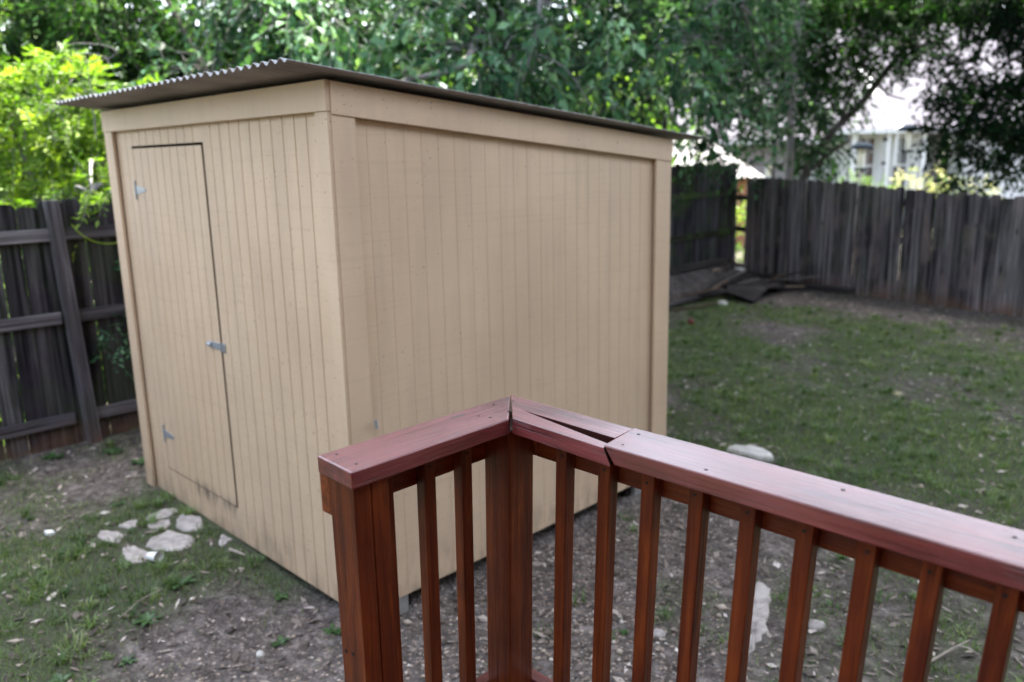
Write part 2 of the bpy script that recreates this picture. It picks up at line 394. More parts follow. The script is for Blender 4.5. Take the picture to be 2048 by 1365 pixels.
def pebbles():
    x, y = scatter(150000, (-7, 2.2, -.8, 11.5), lambda a_, b_: np.clip(dens(a_, b_)[1]*.9-.05, 0.035, 1)*(.15+1.3*vnoise(a_, b_, 5, 21, 3)**1.5))
    m = len(x); sz = rng.gamma(1.6, .0030, m)+.0022; sz = np.clip(sz, .002, .030)
    O = np.array([[1, 0, 0], [0, 1, 0], [-1, 0, 0], [0, -1, 0], [0, 0, .7], [0, 0, -.5]])
    A = rng.uniform(0, 2*np.pi, m); ca, sa = np.cos(A), np.sin(A)
    J = O[None]*(1+rng.uniform(-.35, .35, (m, 6, 3)))*sz[:, None, None]
    J[..., 0] *= 1.3
    X = J[..., 0]*ca[:, None]-J[..., 1]*sa[:, None]; Y = J[..., 0]*sa[:, None]+J[..., 1]*ca[:, None]
    V = np.stack([X+x[:, None], Y+y[:, None], J[..., 2]+(gz(x, y)+sz*.25)[:, None]], -1).reshape(-1, 3)
    T = np.array([[0, 1, 4], [1, 2, 4], [2, 3, 4], [3, 0, 4], [1, 0, 5], [2, 1, 5], [3, 2, 5], [0, 3, 5]])
    F = (np.arange(m)[:, None, None]*6+T[None]).reshape(-1, 3)
    return mk('gravel', V, F, M['pebble'], rnd=np.repeat(rng.rand(m)**1.3, 8))
tag(pebbles(), kind='stuff', label='loose pale gravel strewn over bare soil', cat='gravel')
def litter():
    x, y = scatter(85000, (-7, 2.5, -.8, 12.2), lambda a_, b_: .35+.5*vnoise(a_, b_, 2.5, 31, 2))
    m = len(x); L = rng.gamma(2.2, .0075, m).clip(.004, .045); W = L*rng.uniform(.12, .55, m); A = rng.uniform(0, 2*np.pi, m)
    ca, sa = np.cos(A), np.sin(A); P = np.stack([x, y, gz(x, y)+rng.uniform(.002, .012, m)], 1)
    ax = np.stack([ca, sa, rng.uniform(-.3, .3, m)], 1)*L[:, None]; bx = np.stack([-sa, ca, rng.uniform(-.4, .4, m)], 1)*W[:, None]
    V = np.stack([P-ax, P+bx*.8, P+ax, P-bx], 1).reshape(-1, 3)
    b = np.arange(m)*4
    return mk('leaf_litter', V, np.concatenate([np.stack([b, b+1, b+2], 1), np.stack([b, b+2, b+3], 1)]), M['litter'], rnd=np.tile(rng.rand(m), 2))
def tufts():
    n_ = 3600; cx_, cy_ = scatter(n_, (-7, 2.5, -.8, 12.2), lambda a_, b_: np.clip(dens(a_, b_)[0]*1.4-.1, .03, 1))
    m0 = len(cx_); k = 26; x = np.repeat(cx_, k); y = np.repeat(cy_, k); m = len(x)
    rad = np.repeat(rng.uniform(.012, .055, m0), k); an = rng.uniform(0, 2*np.pi, m); q = np.sqrt(rng.rand(m))
    hh = np.repeat(rng.uniform(.025, .085, m0), k)*rng.uniform(.5, 1.1, m); wd = np.repeat(rng.uniform(.0016, .0042, m0), k)
    x = x+np.cos(an)*rad*q; y = y+np.sin(an)*rad*q; la = an+rng.uniform(-.8, .8, m); lean = hh*rng.uniform(.3, 1.3, m); z = gz(x, y)-.004
    P = np.stack([x, y, z], 1); D = np.stack([-np.sin(la), np.cos(la), 0*la], 1)*wd[:, None]
    md = P+np.stack([np.cos(la)*lean*.35, np.sin(la)*lean*.35, hh*.7], 1); tp = P+np.stack([np.cos(la)*lean, np.sin(la)*lean, hh*.75], 1)
    V = np.stack([P-D, P+D, md+D*.9, tp, md-D*.9], 1).reshape(-1, 3); b = np.arange(m)*5
    F = np.concatenate([np.stack([b, b+1, b+2], 1), np.stack([b, b+2, b+4], 1), np.stack([b+4, b+2, b+3], 1)])
    rr_ = np.clip(np.repeat(rng.rand(m0)**1.2, k)*.75+rng.rand(m)*.22, 0, 1)
    return mk('grass_tufts', V, F, M['grass'], rnd=np.concatenate([rr_]*3))
tag(tufts(), kind='stuff', label='coarser green grass tufts dotted through the lawn', cat='grass')
tag(litter(), kind='stuff', label='dry brown leaf litter scattered over the yard', cat='leaf litter')

# ------------------------------------------------------------------ garden shed
CX, CY, W, L, HN, HF = -2.899, 1.895, 2.415, 2.458, 2.388, 2.165
shed = thing('garden_shed', (CX-W/2, CY+L/2, 0), 'tan painted plywood garden shed with a corrugated metal lean-to roof', 'shed')
def warp(V):
    V = np.array(V, float)
    t = np.clip((V[:, 1]-CY)/L, 0, 1)*np.clip(V[:, 2]/2.2, 0, 1); V[:, 1] -= .020*t*(V[:, 0] > CX-.5)
    return V
def rooftop(y): return HN+(HF-HN)*(y-CY)/L
def grooved(us, z0, z1f, gw=.0045, gd=.006, th=.02):
    """profile of grooved ply: returns verts (u, depth, z)/faces; us=(u0,u1), grooves at fixed pitch"""
    u0, u1, g0 = us; pts = [(u0, 0)]; pitch = .0985
    k = math.ceil((u0-g0)/pitch+.02); g = g0+k*pitch
    while g < u1-.008:
        if g-gw > u0+.004: pts += [(g-gw, 0), (g-gw*.7, gd), (g+gw*.7, gd), (g+gw, 0)]
        g += pitch
    pts.append((u1, 0)); V = []; F = []
    for u, d in pts:
        V += [(u, d, z0), (u, d, z1f(u))]
    for k in range(len(pts)-1): F.append((2*k, 2*k+2, 2*k+3, 2*k+1))
    # returned edges for thickness
    n = len(V); V += [(u0, th, z0), (u0, th, z1f(u0)), (u1, th, z0), (u1, th, z1f(u1))]
    m = 2*(len(pts)-1)
    F += [(n, 0, 1, n+1), (m, n+2, n+3, m+1), (0, n, n+2, m), (1, m+1, n+3, n+1)]
    return V, F
def add(Vs, Fs, V, F): n = len(Vs); Vs += V; Fs += [tuple(i+n for i in f) for f in F]
SO = .021   # siding set back behind the trim boards
DL, DR, DB, DT = -4.985, -4.092, .198, 2.160
# front wall (plane y = CY+SO) around the door
V, F = [], []
FG = -3.981
for (u0, u1, z0, z1) in ((-5.31, DL-.009, .0, 2.30), (DL-.009, DR+.020, DT+.014, 2.30), (DL-.009, DR+.020, .0, DB-.010), (DR+.020, CX-.004, .0, 2.30)):
    v, f = grooved((u0, u1, FG), z0, lambda u, z1=z1: z1, .0035, .005, .0055); add(V, F, [(u, CY+SO+d, z) for u, d, z in v], f)
mk('front_wall', warp(V), F, M['siding'], shed)
# side wall (x = CX-SO), grooves along y
V, F = [], []
v, f = grooved((CY+.012, CY+L-.004, 2.094), .0, lambda u: rooftop(u)-.06, .0028, .0013)
add(V, F, [(CX-SO-d, u, z) for u, d, z in v], f); mk('side_wall', warp(V), F, M['siding'], shed)
v, f = grooved((CY+.012, CY+L-.004, 2.094), .0, lambda u: rooftop(u)-.06, .0028, .0013)
mk('side_wall', [(CX-W+SO+d, u, z) for u, d, z in v], [tuple(reversed(q)) for q in f], M['siding'], shed)
v, f = grooved((-5.31, CX-.006, FG), .0, lambda u: HF-.03)
mk('back_wall', [(u, CY+L-SO-d, z) for u, d, z in v], [tuple(reversed(q)) for q in f], M['siding'], shed)
# trim boards
def tb(lo, hi, nm='corner_trim', zf=None, grain=2):
    b = MB(len(nm)+int(abs(lo[0]*31))); b.box(lo, hi, None, grain)
    Vv = warp(b.V)
    if zf: Vv = np.array([zf(p) for p in Vv])
    mk(nm, Vv, b.F, M['siding'], shed, bevel=.0015)
tb((CX-W-.004, CY-.006, .005), (CX-W+.112, CY+.012, 2.262))
tb((CX-.090, CY-.004, .0), (CX+.001, CY+.012, 2.262))
tb((CX-.012, CY+.0005+.012, .0), (CX+.005, CY+.128, 2.262), zf=lambda p: (p[0], p[1], p[2]-(.0907*(p[1]-CY) if p[2] > 1 else 0)))
tb((CX-.012, CY+L-.158, .0), (CX+.005, CY+L, 2.262), zf=lambda p: (p[0], p[1], p[2]-(.0907*(p[1]-CY) if p[2] > 1 else 0)))
tb((CX-W-.010, CY-.010, 2.2635), (CX+.004, CY+.0125, HN-.004), 'fascia_board', grain=0)
def sl2(p):
    return (p[0], p[1], (2.2525 if p[2] < 2.3 else HN-.006)-.0907*(p[1]-CY))
tb((CX-.012, CY+.013, 2.26), (CX+.011, CY+L+.003, HN), 'fascia_board', sl2, 1)
tb((CX-W-.012, CY+.013, 2.26), (CX-W+.012, CY+L+.003, HN), 'fascia_board', sl2, 1)
# near-black sheet standing in for shade behind the door gaps; floor, rafters and skids
b = MB(4); b.box((DL-.05, CY+.09, .05), (DR+.06, CY+.10, 2.3)); b.box((CX-W+.05, CY+.08, -.02), (CX-.08, CY+L-.08, .05))
b.build('floor_and_gap_shade', M['dark'], shed)
for k in range(5):
    b = MB(k); x0 = CX-W+.02+k*(W-.08)/4; n0 = len(b.V); b.box((x0, CY+.016, 2.26), (x0+.038, CY+L-.02, 2.36), None, 1)
    Vv = [(p[0], p[1], (2.27 if p[2] < 2.3 else HN+.004)-.0907*(p[1]-CY)) for p in b.V]
    mk('rafter', Vv, b.F, M['dark'], shed)
for yy in (CY+.25, CY+L-.35): MB(9).box((CX-W+.02, yy, -.14), (CX-.06, yy+.09, -.021)).build('skid', M['dark'], shed)
for (xx, yy) in ((CX-.20, CY+.06), (CX-.20, CY+L-.30), (CX-W+.1, CY+.1)):
    MB(9).box((xx-.04, yy, -.16), (xx+.175, yy+.24, -.004)).build('foundation_block', M['block'], shed, bevel=.006)
# corrugated roof
RX0, RX1, RY0, RY1 = -5.44, -2.815, 1.675, 4.64
n = int((RX1-RX0)/.0067); V = []; F = []
ysr = np.linspace(RY0, RY1, 5)
for s in range(2):
    for yv in ysr:
        for k in range(n+1):
            x = RX0+(RX1-RX0)*k/n
            sheet = int((x-RX0)/.66)
            z = HN+.019+.0090*(1+math.sin(2*math.pi*x/.067))+(-.0013 if s else 0)-.0907*(yv-CY)+.0035*(((x-RX0)/.66) % 1)
            V.append((x, yv+(.006*math.sin(sheet*2.3) if yv < 2 else 0), z))
R_ = n+1
for s in range(2):
    for j in range(4):
        for k in range(n):
            a_ = s*5*R_+j*R_+k; qd = (a_, a_+1, a_+1+R_, a_+R_); F.append(qd if s == 0 else tuple(reversed(qd)))
for k in range(n):
    F.append((5*R_+k, 5*R_+k+1, k+1, k)); a_ = 4*R_+k; F.append((a_, a_+1, a_+1+5*R_, a_+5*R_))
for j in range(4):
    a_ = j*R_; F.append((a_, a_+R_, a_+R_+5*R_, a_+5*R_)); a_ = j*R_+n; F.append((a_+5*R_, a_+R_+5*R_, a_+R_, a_))
roof = mk('roof', V, F, M['corr'], shed)
roof.data.materials.append(m_flat('rust_brown_underside', (.31, .295, .30), .7, .25, .1, .25, 3))
roof.data.polygons.foreach_set('material_index', [1 if 4*n <= q < 8*n else 0 for q in range(len(roof.data.polygons))])
# door
v, f = grooved((DL, DR, FG), DB, lambda u: DT, .0035, .005, .0055)
door = mk('door', [(u, CY+SO-.002+d, z) for u, d, z in v], f, M['siding'], shed)
MB(3).box((DR+.010, CY+SO+.010, DB), (DR+.021, CY+SO+.05, DT)).build('door_stop', m_flat('bare_reddish_jamb', (.12, .045, .035), .9, .05), shed)
def hinge(z, xh=-4.985):
    b = MB(5); y1 = CY+SO-.002
    b.box((xh-.022, y1-.003, z-.055), (xh-.004, y1-.0002, z+.055), None, 2)
    b.tube([(xh, y1-.005, z-.055), (xh, y1-.005, z+.055)], .0052, 8)
    b.prism([(0, -.028), (.135, -.008), (.135, .008), (0, .028)], 0, .003, Matrix(((1, 0, 0, xh+.004), (0, 0, -1, y1-.0004), (0, 1, 0, z), (0, 0, 0, 1))))
    for dx, dz in ((.03, 0), (.075, 0), (.118, 0), (-.013, .038), (-.013, -.038)):
        b.tube([(xh+dx, y1-.0028, z+dz), (xh+dx, y1-.0055, z+dz)], .004, 6)
    b.build('hinge', M['steel'], door, bevel=.0008)
hinge(1.925); hinge(.425)
b = MB(6); y1 = CY+SO-.002; z = 1.112
b.box((-4.215, y1-.005, z-.019), (-4.085, y1-.0004, z+.019), None, 0); b.tube([(-4.222, y1-.007, z), (-4.182, y1-.007, z)], .014, 8)
b.build('hasp', M['steel'], door, bevel=.001)
b = MB(6); b.box((DR+.018, CY+SO-.0065, z-.024), (DR+.058, CY+SO-.0004, z+.024)); b.tube([(DR+.034, CY+SO-.006, z-.012), (DR+.034, CY+SO-.022, z-.010), (DR+.034, CY+SO-.022, z+.010), (DR+.034, CY+SO-.006, z+.012)], .003, 6)
b.build('staple', M['steel'], shed, bevel=.001)
# small hose-clip on the corner board
MB(6).tube([(CX-.075+.10, CY+.13, .94), (CX+.026, CY+.133, .90)], .008, 8).build('cable_clip', M['steel'], shed)

# ------------------------------------------------------------------ deck and railing
ZT = 1.45; ZB = 1.411
def lean(o):
    # the whole railing leans in towards the deck below its cap
    for v in o.data.vertices:
        dz = max(0, ZB-(v.co.z+.5)); v.co.x -= .072*dz; v.co.y += .052*dz
rail = thing('deck_railing', (-1.38, 1.38, .5), 'red stained wooden deck railing with a cracked corner cap', 'railing')
# cap, left run
b = MB(11)
b.prism([(-1.460, .872), (-1.322, .864), (-1.3275, 1.3215), (-1.4692, 1.4710)], ZB, ZT, None, 1)
b.build('cap_board', M['redtop'], rail, bevel=.004, seg=3)
# cap, split board right of the mitre; front strip sags near the joint
b = MB(12)
P = [(-1.4685, 1.4715), (-1.324, 1.331), (-1.036, 1.318), (-1.049, 1.348), (-1.352, 1.3950), (-1.054, 1.381), (-1.0615, 1.4605)]
def zf(i, p):
    q = p.copy()
    if i in (2, 3):
        q.z -= .002
        if p.z < 1.43: q.x += .020
    return q
b.prism(P, ZB, ZT, None, 0, zf); o = b.build('cap_board', M['redtop'], rail, bevel=.0012, seg=2)
o.data.materials.append(M['crackshade'])  # near-black colour puts the split's inner shade onto its faces
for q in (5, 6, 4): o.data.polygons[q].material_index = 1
# cap, long right board: undercut end
b = MB(13)
P = [(-1.0395, 1.3215), (1.30, 1.312), (1.30, 1.452), (-1.0600, 1.4615)]
def zf2(i, p):
    q = p.copy(); q.z += .003
    if p.z < 1.43 and i in (0,): q.x += .030
    if p.z < 1.43 and i == 3: q.x += .010
    return q
b.prism(P, ZB, ZT, None, 0, zf2); b.build('cap_board', M['redtop'], rail, bevel=.0028, seg=3)
#b = MB(29); b.prism([(-.4455, 1.3165), (1.30, 1.312), (1.30, 1.452), (-.4540, 1.4575)], ZB+.003, ZT+.003, None, 0); b.build('cap_board', M['redtop'], rail, bevel=.0018, seg=2)
caps = [o for o in bpy.data.objects if o.name.startswith('cap_board')]
def holes(cap, pts, z):
    for (x, y, r_) in pts: MB(3).tube([(x, y, z-.002), (x, y, z+.0006)], r_, 8).build('screw', M['bolt'], cap)
holes(caps[0], [(-1.435, .905, .0042), (-1.355, .90, .0035), (-1.440, 1.380, .004), (-1.37, 1.30, .004), (-1.40, 1.29, .003)], ZT)
holes(caps[1], [(-1.425, 1.435, .004), (-1.372, 1.365, .004)], ZT)
holes(caps[2], [(-1.025, 1.43, .004), (-1.01, 1.352, .003), (-.80, 1.345, .004), (-.56, 1.425, .0045)], ZT+.003)
holes(caps[2], [(-.28, 1.42, .004), (-.10, 1.345, .004)], ZT+.003)
# posts
for k, (x0, y0, nm) in enumerate(((-1.4300, 1.3345, 'c'), (-1.4235, .8745, 'e'), (1.15, 1.3345, 'r'))):
    b = MB(20+k)
    if nm == 'e':   # drying crack down the inner face
        b.prism([(x0, y0), (x0+.089, y0), (x0+.089, y0+.043), (x0+.079, y0+.0445), (x0+.089, y0+.046), (x0+.089, y0+.089), (x0, y0+.089)], .30, ZB, None, 2)
    else: b.box((x0, y0, .30), (x0+.089, y0+.089, ZB), None, 2)
    p_ = b.build('post', M['red'], rail, bevel=.004)
    if nm == 'e':
        bb = MB(2)
        for (yy, zz) in ((.893, .98), (.921, .985)): bb.tube([(yy-2.30, y0+.001, zz), (yy-2.30, y0-.0015, zz)], .005, 8)
        bb.build('screw', M['bolt'], p_)
# top rails (outside of the balusters) and bottom rails
MB(31).box((-1.334, 1.424, 1.322), (1.24, 1.460, ZB-.0005), None, 0).build('top_rail', M['red'], rail, bevel=.003)
MB(38).box((-1.4625, .876, 1.316), (-1.4250, 1.4595, ZB-.0005), None, 1).build('top_rail', M['red'], rail, bevel=.003)
MB(33).box((-1.4245, 1.4247, 1.322), (-1.3345, 1.4605, ZB-.0005), None, 0).build('top_rail', M['red'], rail, bevel=.003)
MB(34).box((-1.46, 1.4247, .55), (1.24, 1.4605, .636), None, 0).build('bottom_rail', M['redtop'], rail, bevel=.003)
MB(35).box((-1.4625, .876, .55), (-1.4250, 1.4235, .6355), None, 1).build('bottom_rail', M['redtop'], rail, bevel=.003)
# balusters
rr = random.Random(8)
def baluster(x0, y0, x1, y1, face, k):
    b = MB(40+k); b.box((x0, y0, .55), (x1, y1, ZB-.001), None, 2)
    o = b.build('baluster', M['red'], rail, bevel=.003)
    bb = MB(1); zz = 1.366+rr.uniform(-.004, .004)
    if face == 'y': xc = (x0+x1)/2+rr.uniform(-.004, .004); bb.tube([(xc, y0+.001, zz), (xc, y0-.0012, zz)], .0042, 8)
    else: yc = (y0+y1)/2; bb.tube([(x1-.001, yc, zz), (x1+.0012, yc, zz)], .004, 8)
    bb.build('screw', M['bolt'], o)
bx = [-1.238, -1.108, -.987, -.866, -.747, -.629, -.514, -.404, -.291, -.175, -.058, .058, .175, .29, .405, .52, .635, .75, .865, .98]
for k, x in enumerate(bx): baluster(x+.002, 1.389, x+.036, 1.4235, 'y', k)
for k, y in enumerate((.985, 1.108, 1.224)): baluster(-1.4245, y, -1.392, y+.034, 'x', 30+k)
for o in bpy.data.objects:
    if o.type == 'MESH' and (o.parent == rail or (o.parent and o.parent.parent == rail)) and not o.name.startswith('cap_board') and not o.parent.name.startswith('cap_board'): lean(o)
# deck below
deck = thing('wooden_deck', (0, .2, 0), 'red stained raised timber deck under the railing', 'deck')
b = MB(50); y = -2.4; 
while y < 1.36: b.box((-1.42, y, .475), (1.9, y+.136, .50), None, 0); y += .14
b.build('deck_boards', M['red'], deck, bevel=.003)
MB(51).box((-1.4235, -2.4, .30), (-1.386, .87, .4745), None, 1).build('rim_joist', M['red'], deck)
MB(52).box((-1.334, 1.386, .30), (1.149, 1.4235, .4745), None, 0).build('rim_joist', M['red'], deck)
for xx in (-1.38, 0.2, 1.7):
    for yy in (-2.2, .3): MB(53).box((xx, yy, -.2), (xx+.089, yy+.089, .4745), None, 2).build('deck_post', M['red'], deck)

# ---- unseen house right of the camera, added and raised to block skylight
oh = thing('sky_block_house', (4.5, -1.5, 0), 'unseen brown sided house added right of the deck to block skylight', 'house')
M['brown'] = m_flat('brown_house_siding', (.14, .10, .08), .85, .2, 0, .12, 2)
b = MB(3)
for k in range(29): b.prism([(2.0, -7.0), (8, -7.0), (8, 3.4), (2.0-.0, 3.4)], .1+k*.18, .1+k*.18+.181, None, 1, lambda i, p, k=k: Vector((p.x-(.014 if (p.z < .2+k*.18 and i in (0, 3)) else 0), p.y, p.z)))
b.build('siding_wall', M['brown'], oh)
MB(3).box((1.985, -7.0, -.2), (8, 3.4, .099)).build('footing', M['block'], oh)
b = MB(4); b.prism([(1.5, 5.3), (8.6, 5.3), (5.0, 7.2)], -7.5, 3.9, Matrix(((1, 0, 0, 0), (0, 0, 1, 0), (0, 1, 0, 0), (0, 0, 0, 1)))); b.build('roof', M['dark'], oh)
# ------------------------------------------------------------------ fences
def frame(p0, p1):
    d = Vector((p1[0]-p0[0], p1[1]-p0[1], 0)); L_ = d.length; d.normalize(); n_ = Vector((-d.y, d.x, 0))
    return Matrix(((d.x, n_.x, 0, p0[0]), (d.y, n_.y, 0, p0[1]), (0, 0, 1, 0), (0, 0, 0, 1))), L_
def pickets(Mf, L_, v0, zt, seed, wd=.14, gap=.004, thick=.016, zb=-.12, tilt=.006, gaps=None):
    b = MB(seed); rr = random.Random(seed); u = 0; k = 0
    while u < L_:
        wv = wd*rr.uniform(.93, 1.05); h = (zt(u) if callable(zt) else zt)+rr.uniform(-.03, .022)
        g = gap*rr.uniform(.2, 1.6)
        if gaps and rr.random() < gaps: g += .005
        ty = rr.uniform(-tilt, tilt); tx = rr.uniform(-.003, .003)
        c_ = .028+rr.uniform(-.008, .008)
        poly = [(0, zb), (wv, zb), (wv, h-c_), (wv-c_*.8, h-rr.uniform(0, .008)), (c_*.8, h-rr.uniform(0, .008)), (0, h-c_*rr.uniform(.8, 1.2))]
        Ml = Matrix(((1, ty*.3, 0, u), (0, tx, -1, v0+thick+rr.uniform(0, .005)), (0, 1, 0, 0), (0, 0, 0, 1)))
        b.prism(poly, 0, thick, Mf@Ml, 1)
        u += wv+g; k += 1
    return b
# left fence beside the shed: seen from its rail side. u runs +Y, interior on the -v side
Mf, L_ = frame((-6.45, -2.2), (-6.47, 4.9))
fl = thing('board_fence', (-6.46, 1.5, 0), 'weathered grey board fence left of the shed, posts and rails facing the yard', 'fence')
# frame: n_ = (-d.y, d.x) = -X (away from the yard)
pickets(Mf, L_, .085, 1.82, 61, gaps=.14).build('picket_panel', M['fence_l'], fl)
for z0 in (1.545, .935, .165):
    for (u0, u1) in ((-.2, 1.62), (1.62, 4.055), (4.145, 6.4), (6.49, 7.1)):
        MB(int(z0*100+u0*7)+70).box((u0, .043, z0), (u1, .081, z0+.088), Mf, 0).build('rail', M['fence_rail'], fl, bevel=.004)
for k, u0 in enumerate((1.55, 4.0575, 6.402)):
    b = MB(80+k); b.box((u0, -.004, -.25), (u0+.087, .0835, 1.835), Mf@Matrix(((1, 0, (-.042 if k == 1 else .01), (.062 if k == 1 else 0)), (0, 1, 0, 0), (0, 0, 1, 0), (0, 0, 0, 1))), 2); b.R = [.12]*len(b.R); b.build('post', M['fence_rail'], fl, bevel=.006)
# far left fence, beyond the shed
Mf2, L2 = frame((-6.78, 5.2), (-7.06, 12.58))
fm = thing('board_fence', (-6.9, 9, 0), 'dark mossy board fence behind the shed corner with green rails', 'fence')
pickets(Mf2, L2, .085, lambda u: 1.95, 62).build('picket_panel', M['fence_m'], fm)
for z0 in (1.41, .77, .14):
    MB(int(z0*100)).box((0, .043, z0), (L2, .081, z0+.09), Mf2, 0).build('rail', M['moss_rail'], fm, bevel=.004)
for k, u0 in enumerate((1.0, 3.4, 5.8-.9)):
    MB(85+k).box((u0, -.045, -.25), (u0+.087, .042, 1.62), Mf2, 2).build('post', M['fence_m'], fm, bevel=.006)
b = MB(88); b.prism([(L2-.10, -.1), (L2+.03, -.1), (L2-.06, 1.75), (L2-.17, 1.75)], 0, .03, Mf2@Matrix(((1, 0, 0, 0), (0, 0, -1, .03), (0, 1, 0, 0), (0, 0, 0, 1))), 1)
b.build('end_post', M['fence_m'], fm)
# right fence: picket faces towards the yard
Mf3, L3 = frame((-6.86, 12.50), (4.6, 10.42))
fr = thing('picket_fence', (-3, 11.8, 0), 'long grey vertical picket fence across the back of the yard', 'fence')
def ht(u): return 1.70-.042*min(u, 5.0)+.03*math.sin(u*1.3)
pickets(Mf3, L3, .0, ht, 63, gap=.006, gaps=.12, zb=-.1, tilt=.012).build('picket_panel', M['fence_r'], fr)
for z0 in (1.32, .80, .18):
    MB(int(z0*100)).box((-.22, .024, z0), (L3, .062, z0+.088), Mf3, 0).build('rail', M['fence_r'], fr)
for k in range(5): MB(90+k).box((.3+k*2.4, .063, -.2), (.39+k*2.4, .15, 1.5), Mf3, 2).build('post', M['fence_r'], fr)

# ------------------------------------------------------------------ stones and yard things
def slab(poly, z, th, seed, amp=.004):
    """irregular flat stone: fan grid with rounded uneven top"""
    rr = np.random.RandomState(seed); P = np.array(poly, float); 
    # resample outline, CCW
    if np.sum(P[:, 0]*np.roll(P[:, 1], -1)-np.roll(P[:, 0], -1)*P[:, 1]) < 0: P = P[::-1]
    Q = []
    for i in range(len(P)):
        for t in (0, .33, .66): Q.append(P[i]*(1-t)+P[(i+1) % len(P)]*t)
    Q = np.array(Q); Q = .12*np.roll(Q, 1, 0)+.76*Q+.12*np.roll(Q, -1, 0); Q += rr.uniform(-amp, amp, Q.shape)
    c_ = Q.mean(0); m = len(Q); rings = [(1.03, -th), (1.0, th*.55), (.94, th*.95), (.7, th), (.35, th)]
    V = []; F = []
    for s_, h in rings:
        for q in Q:
            p = c_+(q-c_)*s_; V.append((p[0], p[1], z+h+rr.uniform(-1, 1)*amp*.5))
    V.append((c_[0], c_[1], z+th))
    for k in range(len(rings)-1):
        for i in range(m):
            j = (i+1) % m; F.append((k*m+i, k*m+j, (k+1)*m+j, (k+1)*m+i))
    k = len(rings)-1
    for i in range(m): F.append((k*m+i, k*m+(i+1) % m, len(V)-1))
    return V, F, (c_[0], c_[1], z)
M['flag'] = m_stone('pale_flagstone', (.22, .20, .185), (.46, .42, .39))
M['lime'] = m_stone('pale_limestone', (.36, .34, .31), (.58, .56, .52))
S = [
 ([(-4.766, 1.663), (-4.809, 1.777), (-4.771, 1.837), (-4.707, 1.832), (-4.679, 1.768), (-4.68, 1.679), (-4.727, 1.653)], 'long grey flagstone at the back of the patch, left of the wall one'),
 ([(-4.636, 1.807), (-4.611, 1.865), (-4.516, 1.88), (-4.395, 1.853), (-4.375, 1.804), (-4.405, 1.75), (-4.503, 1.737), (-4.583, 1.767)], 'rough flagstone lying against the shed wall below the door'),
 ([(-4.653, 1.634), (-4.672, 1.686), (-4.639, 1.751), (-4.536, 1.707), (-4.552, 1.659), (-4.601, 1.624)], 'small squarish flagstone in the middle of the stone patch'),
 ([(-4.465, 1.543), (-4.502, 1.638), (-4.503, 1.704), (-4.344, 1.734), (-4.277, 1.747), (-4.196, 1.651), (-4.251, 1.586), (-4.312, 1.539), (-4.406, 1.52)], 'largest flagstone of the patch in front of the shed door'),
 ([(-4.497, 1.421), (-4.5, 1.458), (-4.383, 1.495), (-4.281, 1.485), (-4.249, 1.442), (-4.254, 1.394), (-4.347, 1.38), (-4.415, 1.391)], 'oval flagstone nearest the camera with the cup at its side'),
 ([(-4.781, 1.4), (-4.77, 1.443), (-4.653, 1.484), (-4.578, 1.456), (-4.536, 1.425), (-4.625, 1.381), (-4.704, 1.373)], 'flagstone at the left end of the stone patch'),
 ([(-4.787, 1.512), (-4.798, 1.571), (-4.783, 1.62), (-4.699, 1.592), (-4.697, 1.543), (-4.752, 1.51)], 'narrow half-buried flagstone behind the leftmost one'),
 ([(-4.223, 1.861), (-4.226, 1.891), (-4.138, 1.89), (-4.084, 1.815), (-4.137, 1.813)], 'small pale stone against the shed foot, apart from the patch')]
for k, (p, lb) in enumerate(S):
    zc = float(gz(np.mean([q[0] for q in p]), np.mean([q[1] for q in p])))
    V, F, o_ = slab(p, zc-.001, .009, 200+k, .009)
    tag(mk('flagstone', V, F, M['flag'], origin=o_, smooth=True), lb, 'flagstone', 'flagstones laid in front of the shed door')
A = [(-2.913, 5.162), (-2.912, 5.271), (-2.808, 5.336), (-2.687, 5.338), (-2.586, 5.272), (-2.574, 5.206), (-2.663, 5.152), (-2.801, 5.157)]
V, F, o_ = slab(A, -.09, .035, 220, .008); tag(mk('rock', V, F, M['lime'], origin=o_, smooth=True), 'flat pale limestone rock on the soil just beyond the right railing', 'rock')
B = [(-1.817, 3.58), (-1.784, 3.598), (-1.72, 3.555), (-1.656, 3.42), (-1.602, 3.289), (-1.556, 3.202), (-1.543, 3.072), (-1.516, 2.971), (-1.551, 2.976), (-1.579, 3.018), (-1.658, 3.214), (-1.771, 3.457)]
V, F, o_ = slab(B, -.092, .014, 221, .008); tag(mk('rock', V, F, M['flag'], origin=o_, smooth=True), 'long narrow sandy-pale rock sunk in the gravel seen through the balusters', 'rock')
def blob(name, c_, r_, mat, lb, cat, seed, group=None, sq=.7):
    rr = np.random.RandomState(seed); V = []; F = []; n1, n2 = 6, 9
    for i in range(n1+1):
        th = math.pi*i/n1
        for j in range(n2):
            ph = 2*math.pi*j/n2; k = 1+rr.uniform(-.18, .18) if 0 < i < n1 else 1
            V.append((c_[0]+r_*k*math.sin(th)*math.cos(ph), c_[1]+r_*k*math.sin(th)*math.sin(ph)*.8, c_[2]+r_*sq*k*math.cos(th)))
    for i in range(n1):
        for j in range(n2): F.append((i*n2+j, (i+1)*n2+j, (i+1)*n2+(j+1) % n2, i*n2+(j+1) % n2))
    return tag(mk(name, V, F, mat, origin=c_, smooth=True), lb, cat, group)
M['white'] = m_flat('white_plastic', (.80, .80, .78), .45, .5, 0, .04)
M['redpl'] = m_flat('red_rubber', (.14, .022, .014), .5, .4)
blob('rock', (-1.403, 3.397, -.085), .045, M['flag'], 'small angular pale rock between the fourth and fifth right-hand balusters', 'rock', 1)
blob('rock', (-1.903, 2.838, -.085), .040, M['flag'], 'small whitish rock on the gravel below the railing cap', 'rock', 2)
blob('rock', (-3.05, 1.47, -.04), .022, M['lime'], 'small cream rock beside the shed corner left of the railing post', 'rock', 3)
